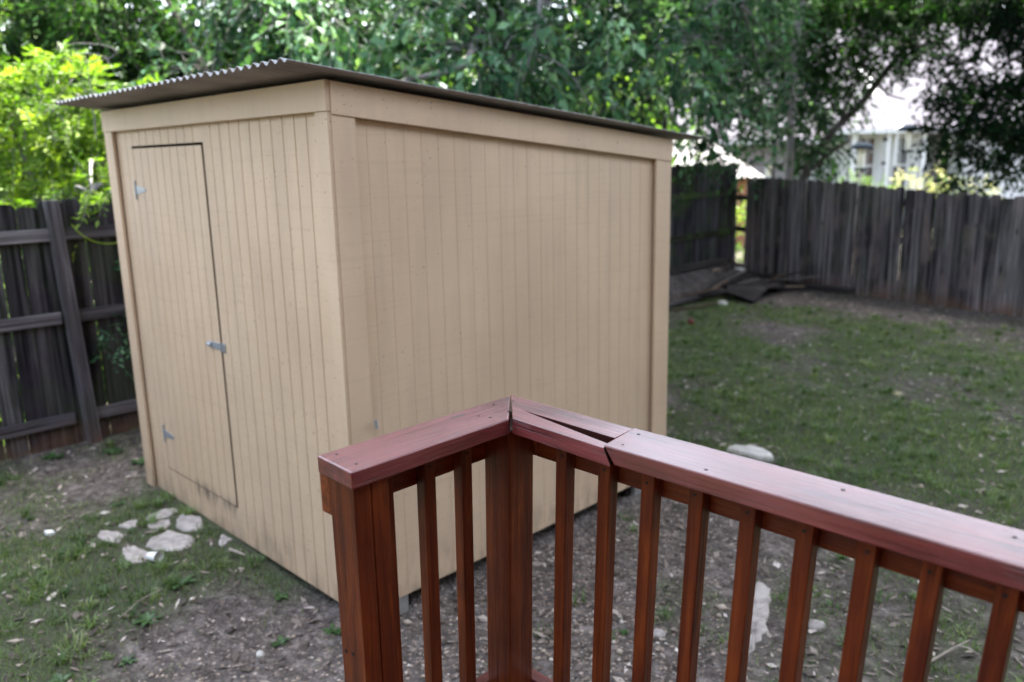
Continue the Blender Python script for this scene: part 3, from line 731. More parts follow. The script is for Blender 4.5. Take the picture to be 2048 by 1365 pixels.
blob('rock', (-5.848, 10.104, 0.02), .075, M['lime'], 'whitish rock at the foot of the scrap pile', 'rock', 4)
blob('red_ball', (-5.437, 8.656, .035), .042, M['redpl'], 'small dull red ball on the grass near the scrap pile', 'ball', 5, sq=1)
# white cup lying on its side
ct = thing('plastic_cup', (-4.192, 1.474, .0), 'white plastic cup lying beside the nearest flagstone', 'cup')
b = MB(3); b.tube([(-4.225, 1.465, .022), (-4.165, 1.49, .026)], [.021, .029], 14, False); b.tube([(-4.165, 1.49, .026), (-4.163, 1.4905, .026)], [.029, .0315], 14, False)
b.build('cup_wall', M['white'], ct, smooth=True)
b = MB(3); b.tube([(-4.2265, 1.4645, .022), (-4.224, 1.4655, .022)], .021, 14); b.build('cup_base', M['white'], ct)
V, F, o_ = slab([(-5.01, 1.18), (-4.99, 1.22), (-4.955, 1.215), (-4.95, 1.19), (-4.98, 1.175)], .004, .012, 230, .006)
tag(mk('paper_scrap', V, F, M['white'], origin=o_), 'small crumpled white paper scrap on the grass left of the flagstones', 'litter')
M['stick'] = m_bark('pale_dry_stick', (.20, .17, .14), (.42, .37, .32))
def stick(pts, r_, lb, extra=None, seed=1):
    b = MB(seed); b.tube(pts, [r_]*(len(pts)-1)+[r_*.5], 6)
    if extra: b.tube(extra, [r_*.7]*(len(extra)-1)+[r_*.3], 6)
    o = b.build('fallen_stick', M['stick'], origin=pts[0]); tag(o, lb, 'stick')
stick([(-3.993, 1.808, .012), (-3.93, 1.815, .016), (-3.87, 1.832, .012)], .009, 'short pale stick lying by the foot of the shed front wall')
stick([(-.945, 3.38, -.07), (-.91, 3.50, -.065), (-.886, 3.587, -.06), (-.85, 3.698, -.055)], .006, 'forked thin stick on the grass seen through the rightmost balusters', [(-.868, 3.63, -.06), (-.83, 3.62, -.05), (-.785, 3.615, -.06)])
stick([(-3.72, 1.12, .012), (-3.80, 1.25, .02), (-3.84, 1.38, .015)], .0025, 'thin dark twig on the soil between two weeds')
# broadleaf weeds
M['weed'] = m_leaf('weed_leaf', [(0, (.03, .065, .022)), (.6, (.05, .11, .035)), (1, (.09, .17, .06))], .25, .35)
def weed(x, y, sc, lb, seed):
    rr = np.random.RandomState(seed); n_ = 13; V = []; F = []; z = float(gz(x, y))
    for k in range(n_):
        an = rr.uniform(0, 2*np.pi); ln = sc*rr.uniform(.6, 1.1); wv = ln*.20; el = rr.uniform(.15, .8)
        d = np.array([math.cos(an), math.sin(an)]); n2 = np.array([-d[1], d[0]]); base = len(V)
        for t, wt in ((0, .15), (.35, .9), (.7, .8), (1, .05)):
            rz = ln*(el*t-.7*el*t*t)
            for s_ in (-1, 0, 1):
                p = d*ln*t+n2*wv*wt*s_; V.append((x+p[0], y+p[1], z+.004+rz+(abs(s_)*.12*wv)))
        for q in range(3):
            for s_ in range(2): a_ = base+q*3+s_; F.append((a_, a_+1, a_+4, a_+3))
    tag(mk('broadleaf_weed', V, F, M['weed'], rnd=rr.rand(len(F)), origin=(x, y, z), smooth=True), lb, 'weed', 'broadleaf weeds growing in the thin grass')
for k, (x, y, s_, lb) in enumerate([(-3.887, 1.488, .085, 'dark broadleaf weed between the flagstones and the shed wall'), (-3.689, 1.238, .075, 'broadleaf weed in the grass left of the railing post, nearer than the dark twig'),
    (-3.113, 1.601, .05, 'small weed on the gravel close to the railing end post'), (-5.098, 1.627, .06, 'low weed behind the flagstones'), (-6.087, 1.95, .09, 'pale green weed at the foot of the left fence post'),
    (-5.75, 2.02, .10, 'leafy weed between the left fence and the shed corner trim'), (-6.30, 1.62, .09, 'spreading weed under the left fence rail'), (-3.496, .80, .07, 'dark weed at the bottom edge of the lawn'), (-3.45, 1.05, .05, 'tiny weed halfway between the bottom weed and the gravel'), (-3.45, 1.80, .05, 'small weed against the foot of the shed front, right half'), (-3.03, 1.83, .06, 'weed at the near corner of the shed foot'), (-2.02, 2.72, .04, 'small bright weed on the gravel seen right of the corner post')]):
    weed(x, y, s_, lb, 300+k)

# ---- scrap pile by the far corner
def plank(p0, p1, wd, th, mat, name, lb, cat, seed=1, origin=None, roll=0):
    p0, p1 = Vector(p0), Vector(p1); d = (p1-p0); L_ = d.length; d.normalize(); n_ = Vector((0, 0, 1)).cross(d).normalized(); up = d.cross(n_)
    n2 = n_*math.cos(roll)+up*math.sin(roll); up = d.cross(n2)
    Mx = Matrix(((d.x, n2.x, up.x, p0.x), (d.y, n2.y, up.y, p0.y), (d.z, n2.z, up.z, p0.z), (0, 0, 0, 1)))
    Mi = Matrix.Translation(-p0)@Mx
    b = MB(seed); b.box((0, -wd/2, -th/2), (L_, wd/2, th/2), Mx, 0)
    return tag(b.build(name, mat, origin=tuple(p0), bevel=.003), lb, cat, 'scrap lumber piled in the far corner')
plank((-6.50, 9.90, .02), (-6.98, 12.35, .34), .10, .035, M['tanwood'], 'scrap_board', 'bare tan board slanting over the scrap pile', 'board', 4)
plank((-6.15, 9.0, .02), (-5.86, 9.98, .05), .045, .02, M['tanwood'], 'scrap_board', 'thin pale lath at the front edge of the scrap pile', 'board', 5)
plank((-6.68, 8.8, .42), (-6.80, 12.0, .40), .10, .03, M['oldwood'], 'scrap_board', 'grey board topping the leaning lattice', 'board', 6, roll=1.2)
plank((-6.3, 9.3, .05), (-6.2, 10.7, .12), .12, .03, M['oldwood'], 'scrap_board', 'weathered board flat in front of the lattice', 'board', 7, roll=.3)
plank((-6.55, 9.9, .05), (-5.95, 10.35, .16), .11, .03, M['oldwood'], 'scrap_board', 'short broken board propped across the pile', 'board', 8, roll=.4)
plank((-6.45, 10.4, .08), (-6.2, 11.2, .20), .14, .03, M['oldwood'], 'scrap_board', 'dark board leaning beside the plywood sheet', 'board', 9, roll=-.3)
plank((-5.94, 12.22, .05), (-4.80, 11.98, .07), .09, .09, M['oldwood'], 'timber_beam', 'grey squared timber lying along the foot of the back fence', 'timber', 10)
rs = random.Random(44)
for k in range(22):
    x0, y0 = rs.uniform(-6.75, -6.0), rs.uniform(9.2, 11.9); an = rs.uniform(.2, 1.9); ln = rs.uniform(.5, 1.2)
    plank((x0, y0, rs.uniform(.02, .10)), (x0+ln*math.cos(an), y0+ln*math.sin(an), rs.uniform(.05, .34)), rs.uniform(.03, .08), .024, M['oldwood'] if k % 3 == 0 else (M['lattice'] if k % 3 == 1 else M['tanwood']), 'scrap_stick', 'thin broken stick jumbled in the corner scrap pile', 'stick', 60+k, roll=rs.uniform(-.5, .5))
lt = thing('lattice_panel', (-6.6, 10, 0), 'old wooden lattice panel leaning on the dark fence', 'lattice')
b = MB(14)
P0, P1 = Vector((-6.28, 8.6, -.02)), Vector((-6.72, 8.6, .40)); ud = Vector((-.05, 1, 0)).normalized(); vd = (P1-P0).normalized(); vl = (P1-P0).length; nd = ud.cross(vd)
def bar(u0, v0, u1, v1, off):
    a_ = P0+ud*u0+vd*v0+nd*off; c_ = P0+ud*u1+vd*v1+nd*off; d = (c_-a_); L_ = d.length; d.normalize(); n_ = nd.cross(d)
    Mx = Matrix(((d.x, n_.x, nd.x, a_.x), (d.y, n_.y, nd.y, a_.y), (d.z, n_.z, nd.z, a_.z), (0, 0, 0, 1))); b.box((0, -.017, 0), (L_, .017, .006), Mx, 0)
for k in range(26):
    u = k*.12; bar(u, 0, u+vl*.9, vl, 0); bar(u+vl*.9, 0, u, vl, .0065)
b.build('lattice_slats', M['lattice'], lt)
pl = [(-6.872, 12.55), (-5.986, 12.137), (-5.692, 11.719), (-5.631, 11.048), (-5.506, 10.374), (-6.003, 10.468), (-6.7, 11.858)]
V = []; F = []; zz = [.16, .12, .05, .16, .05, .13, .18]
b = MB(15); b.prism(pl[::-1], 0, .014, None, 0, lambda i, p: Vector((p.x, p.y, p.z+zz[::-1][i])))
tag(b.build('plywood_sheet', M['oldwood'], origin=(-6.1, 11.4, .1)), 'warped grey plywood sheet lying on the corner scrap pile', 'plywood')
b = MB(16); b.tube([(-7.0+.12, 12.42, .02), (-6.88, 12.42, .08), (-6.88, 12.42, .18), (-6.88, 12.42, .20)], [.05, .06, .075, .08], 14)
tag(b.build('flower_pot', M['white'], origin=(-6.88, 12.42, 0), smooth=True), 'small whitish pot in the gap of the fence corner', 'pot')

# ------------------------------------------------------------------ foliage machinery
CS, SN = .7097, .7045
def sd(s_, d_, z_): return (CS*s_-SN*d_, SN*s_+CS*d_, z_)
def sdv(A_): A_ = np.asarray(A_, float); return np.stack([CS*A_[:, 0]-SN*A_[:, 1], SN*A_[:, 0]+CS*A_[:, 1], A_[:, 2]], 1)
def nrm(v): return v/np.maximum(np.linalg.norm(v, axis=1, keepdims=True), 1e-9)
def leafmesh(P, A_, N_, ln, wd, fold=.25):
    """P base, A axis, N normal"""
    A_ = nrm(A_); B_ = nrm(np.cross(N_, A_)); N_ = np.cross(A_, B_); ln = ln[:, None]; wd = wd[:, None]
    mid = P+A_*ln*.45
    V = np.stack([P, mid+B_*wd*.5+N_*wd*fold, P+A_*ln-N_*ln*.08, mid-B_*wd*.5+N_*wd*fold], 1).reshape(-1, 3)
    b = np.arange(len(P))*4
    F = np.stack([np.stack([b, b+1, b+2], 1), np.stack([b, b+2, b+3], 1)], 1).reshape(-1, 3)
    return V, F
def in_ell(rng, n, e_, shell=.0):
    v = nrm(rng.randn(n, 3)); r = rng.rand(n)**(1/3.0); r = shell+(1-shell)*r
    p = v*r[:, None]*np.array(e_[3:6])+np.array(e_[0:3]); return sdv(p), v
def crown(rng, ells, L, k, ll, lw, droop=.35, shell=.2, pin=False, jit=.5):
    Pl, Al, Nl, Rl, TW = [], [], [], [], []
    for e_ in ells:
        n_ = int(e_[6]); base, v = in_ell(rng, n_, e_, shell)
        rot = np.stack([CS*v[:, 0]-SN*v[:, 1], SN*v[:, 0]+CS*v[:, 1], v[:, 2]], 1)
        D = nrm(rot*.7+rng.randn(n_, 3)*.6+np.array([0, 0, -.12])); Ls = L*rng.uniform(.6, 1.3, n_)
        cl = rng.rand(n_)**1.4*.55 - .05 + .45*(vnoise(base[:, 0]*1.3+base[:, 2], base[:, 1]*1.3-base[:, 2], 1.0, 4, 2))
        Q = []
        for t in (0, .4, .8, 1.0): Q.append(base+D*(Ls*t)[:, None]+np.array([0, 0, -1])*(droop*Ls*t*t)[:, None])
        TW.append(np.stack(Q, 1))
        side = nrm(np.cross(D, np.array([0, 0, 1.0])+rng.randn(n_, 3)*.3))
        for q in range(k):
            t = (q+1.0)/k; sg = (1 if q % 2 else -1) if q < k-1 else 0
            p = base+D*(Ls*t)[:, None]+np.array([0, 0, -1])*(droop*Ls*t*t)[:, None]
            ax = D+side*sg*(1.2 if pin else .9)+np.array([0, 0, -1])*(droop*(.5 if pin else 1.1))+rng.randn(n_, 3)*jit*(.35 if pin else .6)
            nn = np.array([0, 0, 1.0])+rng.randn(n_, 3)*jit
            Pl.append(p); Al.append(ax); Nl.append(nn); Rl.append(np.clip(cl+rng.uniform(-.16, .22, n_), 0, 1))
    P = np.concatenate(Pl); A_ = np.concatenate(Al); N_ = np.concatenate(Nl); R_ = np.concatenate(Rl)
    m = len(P); ln = ll*rng.uniform(.65, 1.2, m); V, F = leafmesh(P, A_, N_, ln, ln*lw/ll*rng.uniform(.8, 1.2, m))
    return V, F, np.repeat(R_, 2), np.concatenate(TW)
def twigmesh(T, r_):
    n_, k, _ = T.shape; V = []; 
    d = nrm(T[:, -1]-T[:, 0]); a_ = nrm(np.cross(d, np.array([.3, .2, 1.0]))); b_ = np.cross(d, a_)
    tri = [(1, 0), (-.5, .87), (-.5, -.87)]
    for j in range(k):
        rr = r_*(1-.75*j/(k-1))
        for (c_, s_) in tri: V.append(T[:, j]+(a_*c_+b_*s_)*rr)
    V = np.stack(V, 1).reshape(-1, 3); base = np.arange(n_)*(3*k); F = []
    for j in range(k-1):
        for q in range(3):
            q2 = (q+1) % 3; F.append(np.stack([base+3*j+q, base+3*j+q2, base+3*j+3+q2, base+3*j+3+q], 1))
    return V, np.concatenate(F)
def bez(p0, p1, p2, n_=8):
    p0, p1, p2 = map(Vector, (p0, p1, p2)); return [p0*(1-t)**2+p1*2*t*(1-t)+p2*t*t for t in [i/(n_-1) for i in range(n_)]]
def tree(name, base, label, cat, limbs, ells, leafm, barkm, L=.45, k=7, ll=.09, lw=.045, droop=.35, seed=1, tw=.004, shell=.2, pin=False, group=None, sub=5, jit=.5, br=.02):
    rng = np.random.RandomState(seed); rr = random.Random(seed)
    t = thing(name, base, label, cat, group)
    b = MB(seed); pts = []
    for (pl_, r0_, r1_) in limbs:
        pl_ = [Vector(p) for p in pl_]
        # smooth path
        sm = []
        for i in range(len(pl_)-1):
            for q in range(4):
                tt = q/4; p_0 = pl_[max(i-1, 0)]; p_1 = pl_[i]; p_2 = pl_[i+1]; p_3 = pl_[min(i+2, len(pl_)-1)]
                sm.append(.5*((2*p_1)+(p_2-p_0)*tt+(2*p_0-5*p_1+4*p_2-p_3)*tt**2+(3*p_1-p_0-3*p_2+p_3)*tt**3))
        sm.append(pl_[-1]); n_ = len(sm)
        b.tube(sm, [r0_+(r1_-r0_)*i/(n_-1) for i in range(n_)], 9); pts += sm
    for e_ in ells:
        c_ = Vector(sd(*e_[:3])); near = min(pts, key=lambda p: (p-c_).length+max(0, p.z-c_.z)*.3)
        if (near-c_).length > .15:
            mid = (near+c_)/2+Vector((0, 0, .25*(c_-near).length))+Vector((rr.uniform(-.1, .1), rr.uniform(-.1, .1), 0))
            b.tube(bez(near, mid, c_, 9), [br*(1-.55*i/8) for i in range(9)], 6)
        for q in range(sub):
            v = Vector((rr.gauss(0, 1), rr.gauss(0, 1), rr.gauss(0, .7))).normalized(); e2 = Vector(sd(e_[0]+v.x*e_[3]*.85, e_[1]+v.y*e_[4]*.85, e_[2]+v.z*e_[5]*.85))
            b.tube(bez(c_, (c_+e2)/2+Vector((rr.uniform(-.1, .1), rr.uniform(-.1, .1), .12)), e2, 6), [br*.5*(1-.12*i) for i in range(6)], 5)
    b.build('trunk', barkm, t, smooth=True)
    V, F, R_, T = crown(rng, ells, L, k, ll, lw, droop, shell, pin, jit)
    cr_ = mk('crown', V, F, leafm, t, rnd=R_)
    V, F = twigmesh(T, tw); mk('twigs', V, F, barkm, cr_)
    return t
M['bark'] = m_bark('dark_bark', (.035, .030, .028), (.11, .10, .095))
M['greybark'] = m_bark('grey_bark', (.13, .12, .125), (.34, .32, .33))
M['leaf_dk'] = m_leaf('dark_green_leaf', [(0, (.005, .015, .006)), (.4, (.016, .050, .015)), (.75, (.042, .11, .026)), (1, (.11, .22, .04))], .30, .6, None, .04)
M['leaf_blue'] = m_leaf('cool_green_leaf', [(0, (.006, .018, .010)), (.35, (.022, .065, .030)), (.62, (.070, .165, .085)), (.86, (.17, .31, .18)), (1, (.28, .46, .28))], .22, .5, None, .10)  # wide dark-to-pale ramp stands in for clump shade and bluish highlights
M['leaf_bush'] = m_leaf('yellow_green_leaf', [(0, (.04, .10, .012)), (.35, (.13, .25, .022)), (.75, (.32, .45, .05)), (1, (.55, .62, .13))], .45, .45, (1.0, 1.1, .45))
M['leaf_blk'] = m_leaf('very_dark_leaf', [(0, (.003, .009, .006)), (.5, (.008, .024, .012)), (.85, (.02, .05, .018)), (1, (.05, .10, .028))], .3, .6, None, .03)
M['leaf_yel'] = m_leaf('sunlit_wood_leaf', [(0, (.05, .11, .015)), (.5, (.10, .19, .03)), (1, (.22, .33, .06))], .4, .5)
M['flower'] = m_leaf('pale_yellow_blossom', [(0, (.08, .16, .03)), (.35, (.22, .30, .08)), (.6, (.62, .60, .28)), (1, (.8, .72, .5))], .3, .5, (1, 1, .7))
#FOLIAGE
CANOPY1 = [(-7.2, -1.0, 1.5, 14.5, 7.6, 9.4, 24000)]  # out-of-view leaf box placed to keep sun off the yard
CANOPY2 = [(-1.2, 1.0, 2.0, 14.5, 7.4, 9.2, 8500)]  # second unseen box, blocks the sun towards the right
# yellow-green bush over the left fence
tree('chinaberry_bush', sd(-4.3, 7.9, -.1), 'glowing yellow-green feathery bush rising behind the left fence', 'bush',
     [([sd(-4.3, 7.9, -.1), sd(-4.35, 7.85, 1.0), sd(-4.5, 7.8, 2.1), sd(-4.7, 7.8, 2.8)], .05, .015), ([sd(-4.35, 7.85, .8), sd(-4.0, 7.9, 1.7), sd(-3.7, 8.0, 2.5)], .03, .01), ([sd(-4.35, 7.9, .6), sd(-5.0, 7.8, 1.6), sd(-5.4, 7.9, 2.4)], .03, .01)],
     [(-5.35, 7.9, 2.45, .45, .5, .45, 130), (-4.9, 7.6, 2.5, .45, .5, .5, 170), (-4.4, 7.75, 2.35, .45, .5, .5, 170), (-4.15, 7.9, 2.72, .30, .4, .38, 100), (-3.75, 8.1, 2.35, .4, .4, .38, 110), (-5.2, 7.4, 1.7, .5, .4, .5, 120), (-4.5, 7.2, 1.6, .5, .4, .4, 120), (-3.9, 7.5, 1.75, .4, .4, .4, 120), (-3.2, 6.35, 1.86, .22, .12, .12, 16), (-3.35, 8.3, 2.55, .32, .3, .25, 50), (-3.85, 7.6, 2.6, .3, .3, .3, 60), (-3.0, 8.5, 2.62, .25, .25, .18, 20), (-4.6, 7.6, .8, .8, .3, .5, 120)],
     M['leaf_bush'], M['greybark'], L=.30, k=13, ll=.085, lw=.030, droop=.35, seed=2, tw=.003, shell=.3, pin=True, jit=.35)
# curling vine tendrils beside the shed
b = MB(5); b.tube(bez((-6.42, 1.98, 1.66), (-6.36, 2.1, 1.42), (-6.40, 2.42, 1.55), 10), .004, 5); b.tube(bez((-6.40, 2.42, 1.55), (-6.45, 2.5, 1.62), (-6.5, 2.55, 1.8), 6), .004, 5)
tag(b.build('vine_tendril', M['leaf_bush'], origin=(-6.42, 1.98, 1.66)), 'bare yellow-green tendril looping over the top rail of the left fence', 'vine')
b = MB(6); pts = [sd(-3.55+.16*math.cos(a_*.62)*(1+.05*a_), 7.3, 2.93+.055*math.sin(a_*.62)+.008*a_) for a_ in range(0, 17)]
b.tube([sd(-3.58, 7.3, 2.3), sd(-3.57, 7.3, 2.7), sd(-3.58, 7.3, 2.98)], .0045, 5); b.tube(pts, .0035, 5)
tag(b.build('vine_tendril', M['greybark'], origin=sd(-3.58, 7.3, 2.3)), 'pale grey coiled vine standing above the yellow bush', 'vine')
rng9 = np.random.RandomState(9)
vt = thing('fence_vine', (-6.40, 2.25, .7), 'dark leafy vine sprigs hanging on the left fence next to the shed', 'vine')
s_ = lambda x, y: (CS*x+SN*y, -SN*x+CS*y)
a1 = s_(-6.36, 2.28); a2 = s_(-6.38, 2.12)
V, F, R_, T = crown(rng9, [(a1[0], a1[1], .93, .13, .07, .12, 16), (a2[0], a2[1], .70, .10, .07, .10, 9), (a1[0], a1[1], 1.28, .06, .05, .08, 5)], .18, 9, .055, .022, .4, .1, True, .4)
mk('leaves', V, F, M['leaf_blue'], vt, rnd=R_); V, F = twigmesh(T, .0022); mk('stems', V, F, M['bark'], vt)
# dark tree behind the bush
E1 = []
rq = random.Random(5)
for s0 in (-8.2, -7.4, -6.6, -5.8, -5.0, -4.2, -3.4):
    for z0 in (2.4, 3.2, 4.1): E1.append((s0+rq.uniform(-.25, .25), 11.4+rq.uniform(-.8, .9), z0+rq.uniform(-.2, .2), .62, .75, .50, 270))
E1 += [(-6, 12, 6, 2, 1.6, 1, 200), (-8.5, 12, 5.5, 1.5, 1.5, 1, 140)]
tree('dark_tree', sd(-4.3, 12.4, 0), 'dense dark green tree behind the yellow bush at the left', 'tree',
     [([sd(-4.3, 12.4, 0), sd(-4.25, 12.3, 1.6), sd(-4.45, 12.1, 3.0), sd(-5.0, 12, 4.4), sd(-5.6, 12, 6)], .16, .06), ([sd(-4.35, 12.2, 2.4), sd(-4.0, 11.6, 3.3), sd(-3.5, 11.3, 4.3)], .07, .03), ([sd(-4.5, 12.0, 2.9), sd(-5.3, 11.4, 3.6), sd(-6.6, 11.3, 4.1)], .06, .02), ([sd(-4.3, 12.3, 1.5), sd(-3.9, 11.2, 2.5), sd(-3.85, 10.7, 3.3), sd(-4.2, 10.6, 4.2)], .06, .02)],
     E1, M['leaf_dk'], M['bark'], L=.42, k=7, ll=.115, lw=.052, droop=.35, seed=3, sub=4, br=.018)
# big shade tree whose boughs droop over the shed roof
E2 = []
for s0 in (-3.2, -2.5, -1.8, -1.1, -.4, .3, 1.0):
    for z0, n_ in ((2.55, 68), (3.2, 88), (3.9, 88), (4.5, 72)): E2.append((s0+rq.uniform(-.2, .2), 10.6+rq.uniform(-.9, .9), z0+rq.uniform(-.2, .2), .55, .7, .42, n_))
for s0 in (1.6, 2.2, 2.8, 3.3):
    for z0, n_ in ((2.85, 18), (3.4, 42), (4.1, 56)): E2.append((s0+rq.uniform(-.2, .2), 11.2+rq.uniform(-.7, .7), z0+rq.uniform(-.15, .15), .5, .6, .38, n_))
NEAR = [(.30, 7.9, 3.25, .22, .25, .30, 20), (.12, 7.8, 2.78, .25, .25, .22, 18), (-.25, 7.7, 3.0, .25, .3, .22, 16), (-.9, 8.0, 2.75, .35, .3, .16, 15), (-1.5, 8.3, 3.2, .4, .3, .25, 20), (-2.0, 8.4, 3.45, .4, .3, .2, 20), (.75, 8.0, 2.65, .3, .3, .2, 15), (-.8, 8.2, 3.4, .3, .3, .2, 14), (1.6, 8.8, 3.2, .4, .3, .3, 18), (2.2, 9.4, 2.85, .35, .3, .25, 14), (.75, 8.2, 3.35, .35, .3, .2, 14)]
trk = [([sd(.1, 13.2, 0), sd(.05, 13.1, 2.0), sd(0, 13, 4.2), sd(.3, 12.6, 7.0), sd(.6, 11.5, 9.0)], .30, .16), ([sd(0, 13, 3.4), sd(.5, 11.5, 4.5), sd(.42, 9.4, 4.7), sd(.33, 8.2, 4.0), sd(.30, 7.9, 3.3), sd(.14, 7.8, 2.75)], .06, .008),
       ([sd(0, 13, 3.8), sd(-.3, 10.6, 3.6), sd(-.5, 9.2, 3.05), sd(-1.1, 8.7, 2.85), sd(-1.55, 8.5, 2.55)], .055, .006), ([sd(.30, 7.9, 3.0), sd(.55, 7.8, 2.85), sd(.78, 7.8, 2.5)], .009, .004), ([sd(.32, 8.1, 3.5), sd(.55, 8.0, 3.42), sd(.75, 8.0, 3.25)], .01, .004),
       ([sd(0, 13, 4.1), sd(-1.5, 10.6, 4.4), sd(-2.6, 9.6, 3.9)], .05, .01), ([sd(.2, 12.8, 5.0), sd(1.5, 11.5, 4.4), sd(3.0, 11.0, 3.9)], .07, .015), ([sd(.1, 13, 3.2), sd(1.0, 12, 3.7), sd(1.9, 11.6, 3.75)], .06, .02)]
tree('shade_tree', sd(.1, 13.2, 0), 'big shade tree drooping fresh green boughs over the shed roof', 'tree', trk, E2, M['leaf_blue'], M['greybark'], L=.46, k=7, ll=.135, lw=.066, droop=.5, seed=4, sub=5, br=.022, tw=.005)
tr = bpy.data.objects['shade_tree']
rngn = np.random.RandomState(41)
V, F, R_, T = crown(rngn, NEAR, .36, 7, .15, .078, .6, .2, False, .5)
o = mk('hanging_foliage', V, F, M['leaf_blue'], tr, rnd=np.clip(R_+.2, 0, 1)); V, F = twigmesh(T, .006); mk('twigs', V, F, M['greybark'], o)
# its high canopy, unseen, shaped to block the sun over the yard (world x, y given through s, d)
def canopy(parent, boxes, n, seed, ll=.34):
    rg = np.random.RandomState(seed); P = []
    for (x0, x1, y0, y1, z0, z1, n_) in boxes:
        P.append(np.stack([rg.uniform(x0, x1, n_), rg.uniform(y0, y1, n_), rg.uniform(z0, z1, n_)], 1))
    P = np.concatenate(P); m = len(P); Ax = rg.randn(m, 3)*[1, 1, .3]; Nn = rg.randn(m, 3)*.35+[0, 0, 1]
    V, F = leafmesh(P, Ax, Nn, rg.uniform(.7, 1.2, m)*ll, rg.uniform(.7, 1.2, m)*ll*.6)
    mk('light_block_foliage', V, F, M['leaf_dk'], parent, rnd=np.repeat(rg.rand(m), 2))
canopy(tr, CANOPY1, 0, 5)
b = MB(77)
for (q0, q1, q2) in (((-8.6, 9.3, 6.0), (-6, 7, 7.5), (-3.5, 4.5, 8.6)), ((-8.4, 9, 7), (-5, 9.5, 8), (-1.5, 8.5, 8.8)), ((-8.2, 8.6, 8.5), (-6.5, 5.5, 9), (-5.5, 2.5, 8.9)), ((-8.4, 9, 7), (-5, 12, 8.5), (-2, 13, 8.8))):
    b.tube(bez(q0, q1, q2, 9), [.12-.011*i for i in range(9)], 7)
b.build('high_limbs', M['greybark'], tr, smooth=True)
t2 = tree('sky_block_oak', (6.2, 5.5, 0), 'unseen broad oak added right of the yard to block sun and skylight', 'tree', [([(6.2, 5.5, 0), (6.1, 5.6, 3), (5.6, 5.5, 6), (4.0, 5.5, 8.6)], .28, .12), ([(5.8, 5.5, 5), (4.5, 8, 7.5), (2.5, 9, 8.8)], .12, .05)], [(8.5, .5, 7, 1.0, 1.0, .6, 60)], M['leaf_dk'], M['bark'], L=.8, k=6, ll=.25, lw=.14, seed=6)  # unseen tree added to carry the light-blocking foliage
canopy(t2, CANOPY2, 0, 7)
canopy(t2, [(4.6, 8.5, 3.6, 10.3, 1.2, 7.0, 9000), (5.5, 10, 10.6, 16, 1.0, 6.5, 7000)], 0, 17, .32)  # added leaf masses that block skylight from the right
# right-hand trees behind the back fence
def px(p, y, d_): return ((p-1024)/1628*d_*1.0+.0, d_, 2.06+(303-y+ (2048-p)*.009)/1628*d_)
def ep(p, y, d_, rp, ry, n_, rd=.5): q = px(p, y, d_); return (q[0], d_, q[2], rp/1628*d_, rd, ry/1628*d_, n_)
tree('slender_tree', sd(4.76, 14.2, 0), 'slender upright tree with grey trunk just behind the back fence corner', 'tree',
     [([sd(4.76, 14.2, 0), sd(4.76, 14.1, 1.8), sd(4.70, 14.0, 2.9), sd(4.74, 14, 4.1), sd(4.9, 14, 5.5)], .075, .05), ([sd(4.60, 14.3, 0), sd(4.52, 14.2, 1.7), sd(4.55, 14.2, 2.6), sd(4.3, 14.2, 3.6)], .045, .02), ([sd(4.72, 14, 2.6), sd(4.4, 13.8, 3.2), sd(3.8, 13.6, 3.6)], .025, .01)],
     [ep(1400, 296, 12.6, 45, 12, 15), ep(1450, 285, 12.6, 30, 16, 14), ep(1400, 160, 13.2, 60, 45, 102), ep(1380, 60, 13.0, 70, 55, 113), ep(1490, 110, 14.2, 60, 60, 136), ep(1480, 20, 13.6, 70, 40, 124), ep(1450, 215, 13.2, 60, 28, 56), ep(1530, 200, 14.8, 45, 45, 102), ep(1590, 40, 14.9, 60, 50, 136), ep(1580, 130, 15.0, 55, 45, 113),
      ep(1625, 200, 14.9, 32, 55, 124), ep(1618, 290, 14.4, 26, 50, 102), ep(1520, 270, 13.4, 40, 18, 24), ep(1410, 250, 12.6, 45, 18, 28), ep(1500, 330, 13.6, 25, 18, 12)],
     M['leaf_blue'], M['greybark'], L=.38, k=7, ll=.135, lw=.062, droop=.45, seed=8, sub=3, br=.014)
tree('leaning_tree', sd(5.02, 14.1, 0), 'tree with a dark forked trunk leaning right behind the back fence', 'tree',
     [([sd(4.85, 14.1, 0), sd(5.0, 14.1, 1.6), sd(5.35, 14, 2.33), sd(5.85, 14, 2.85), sd(6.3, 14, 3.45), sd(7.0, 14, 4.3), sd(7.6, 13.8, 5.2)], .075, .04), ([sd(5.12, 14.05, 1.8), sd(5.35, 13.8, 2.1), sd(5.55, 13.6, 2.25)], .035, .018), ([sd(5.5, 14, 2.5), sd(5.6, 13.9, 2.9), sd(5.8, 13.8, 3.4)], .03, .012), ([sd(6.1, 14, 3.2), sd(6.3, 14, 3.0), sd(6.5, 13.8, 2.9)], .025, .012)],
     [ep(1720, 20, 14.6, 110, 40, 130), ep(1640, 130, 14.8, 60, 60, 80), ep(1690, 60, 14.0, 60, 55, 132), ep(1670, 150, 14.2, 45, 35, 66), ep(1760, 50, 14.0, 60, 45, 110), ep(1775, 135, 14.0, 30, 16, 16), ep(1745, 110, 13.8, 50, 32, 55), ep(1810, 60, 13.6, 60, 32, 66), ep(1660, 100, 14.6, 70, 50, 110), ep(1690, 215, 14.6, 30, 22, 24), ep(1640, 10, 14.4, 90, 40, 154), ep(1800, 10, 14.2, 90, 40, 143), ep(1660, 300, 14.8, 20, 30, 22)],
     M['leaf_dk'], M['bark'], L=.36, k=7, ll=.115, lw=.052, droop=.4, seed=9, sub=3, br=.014)
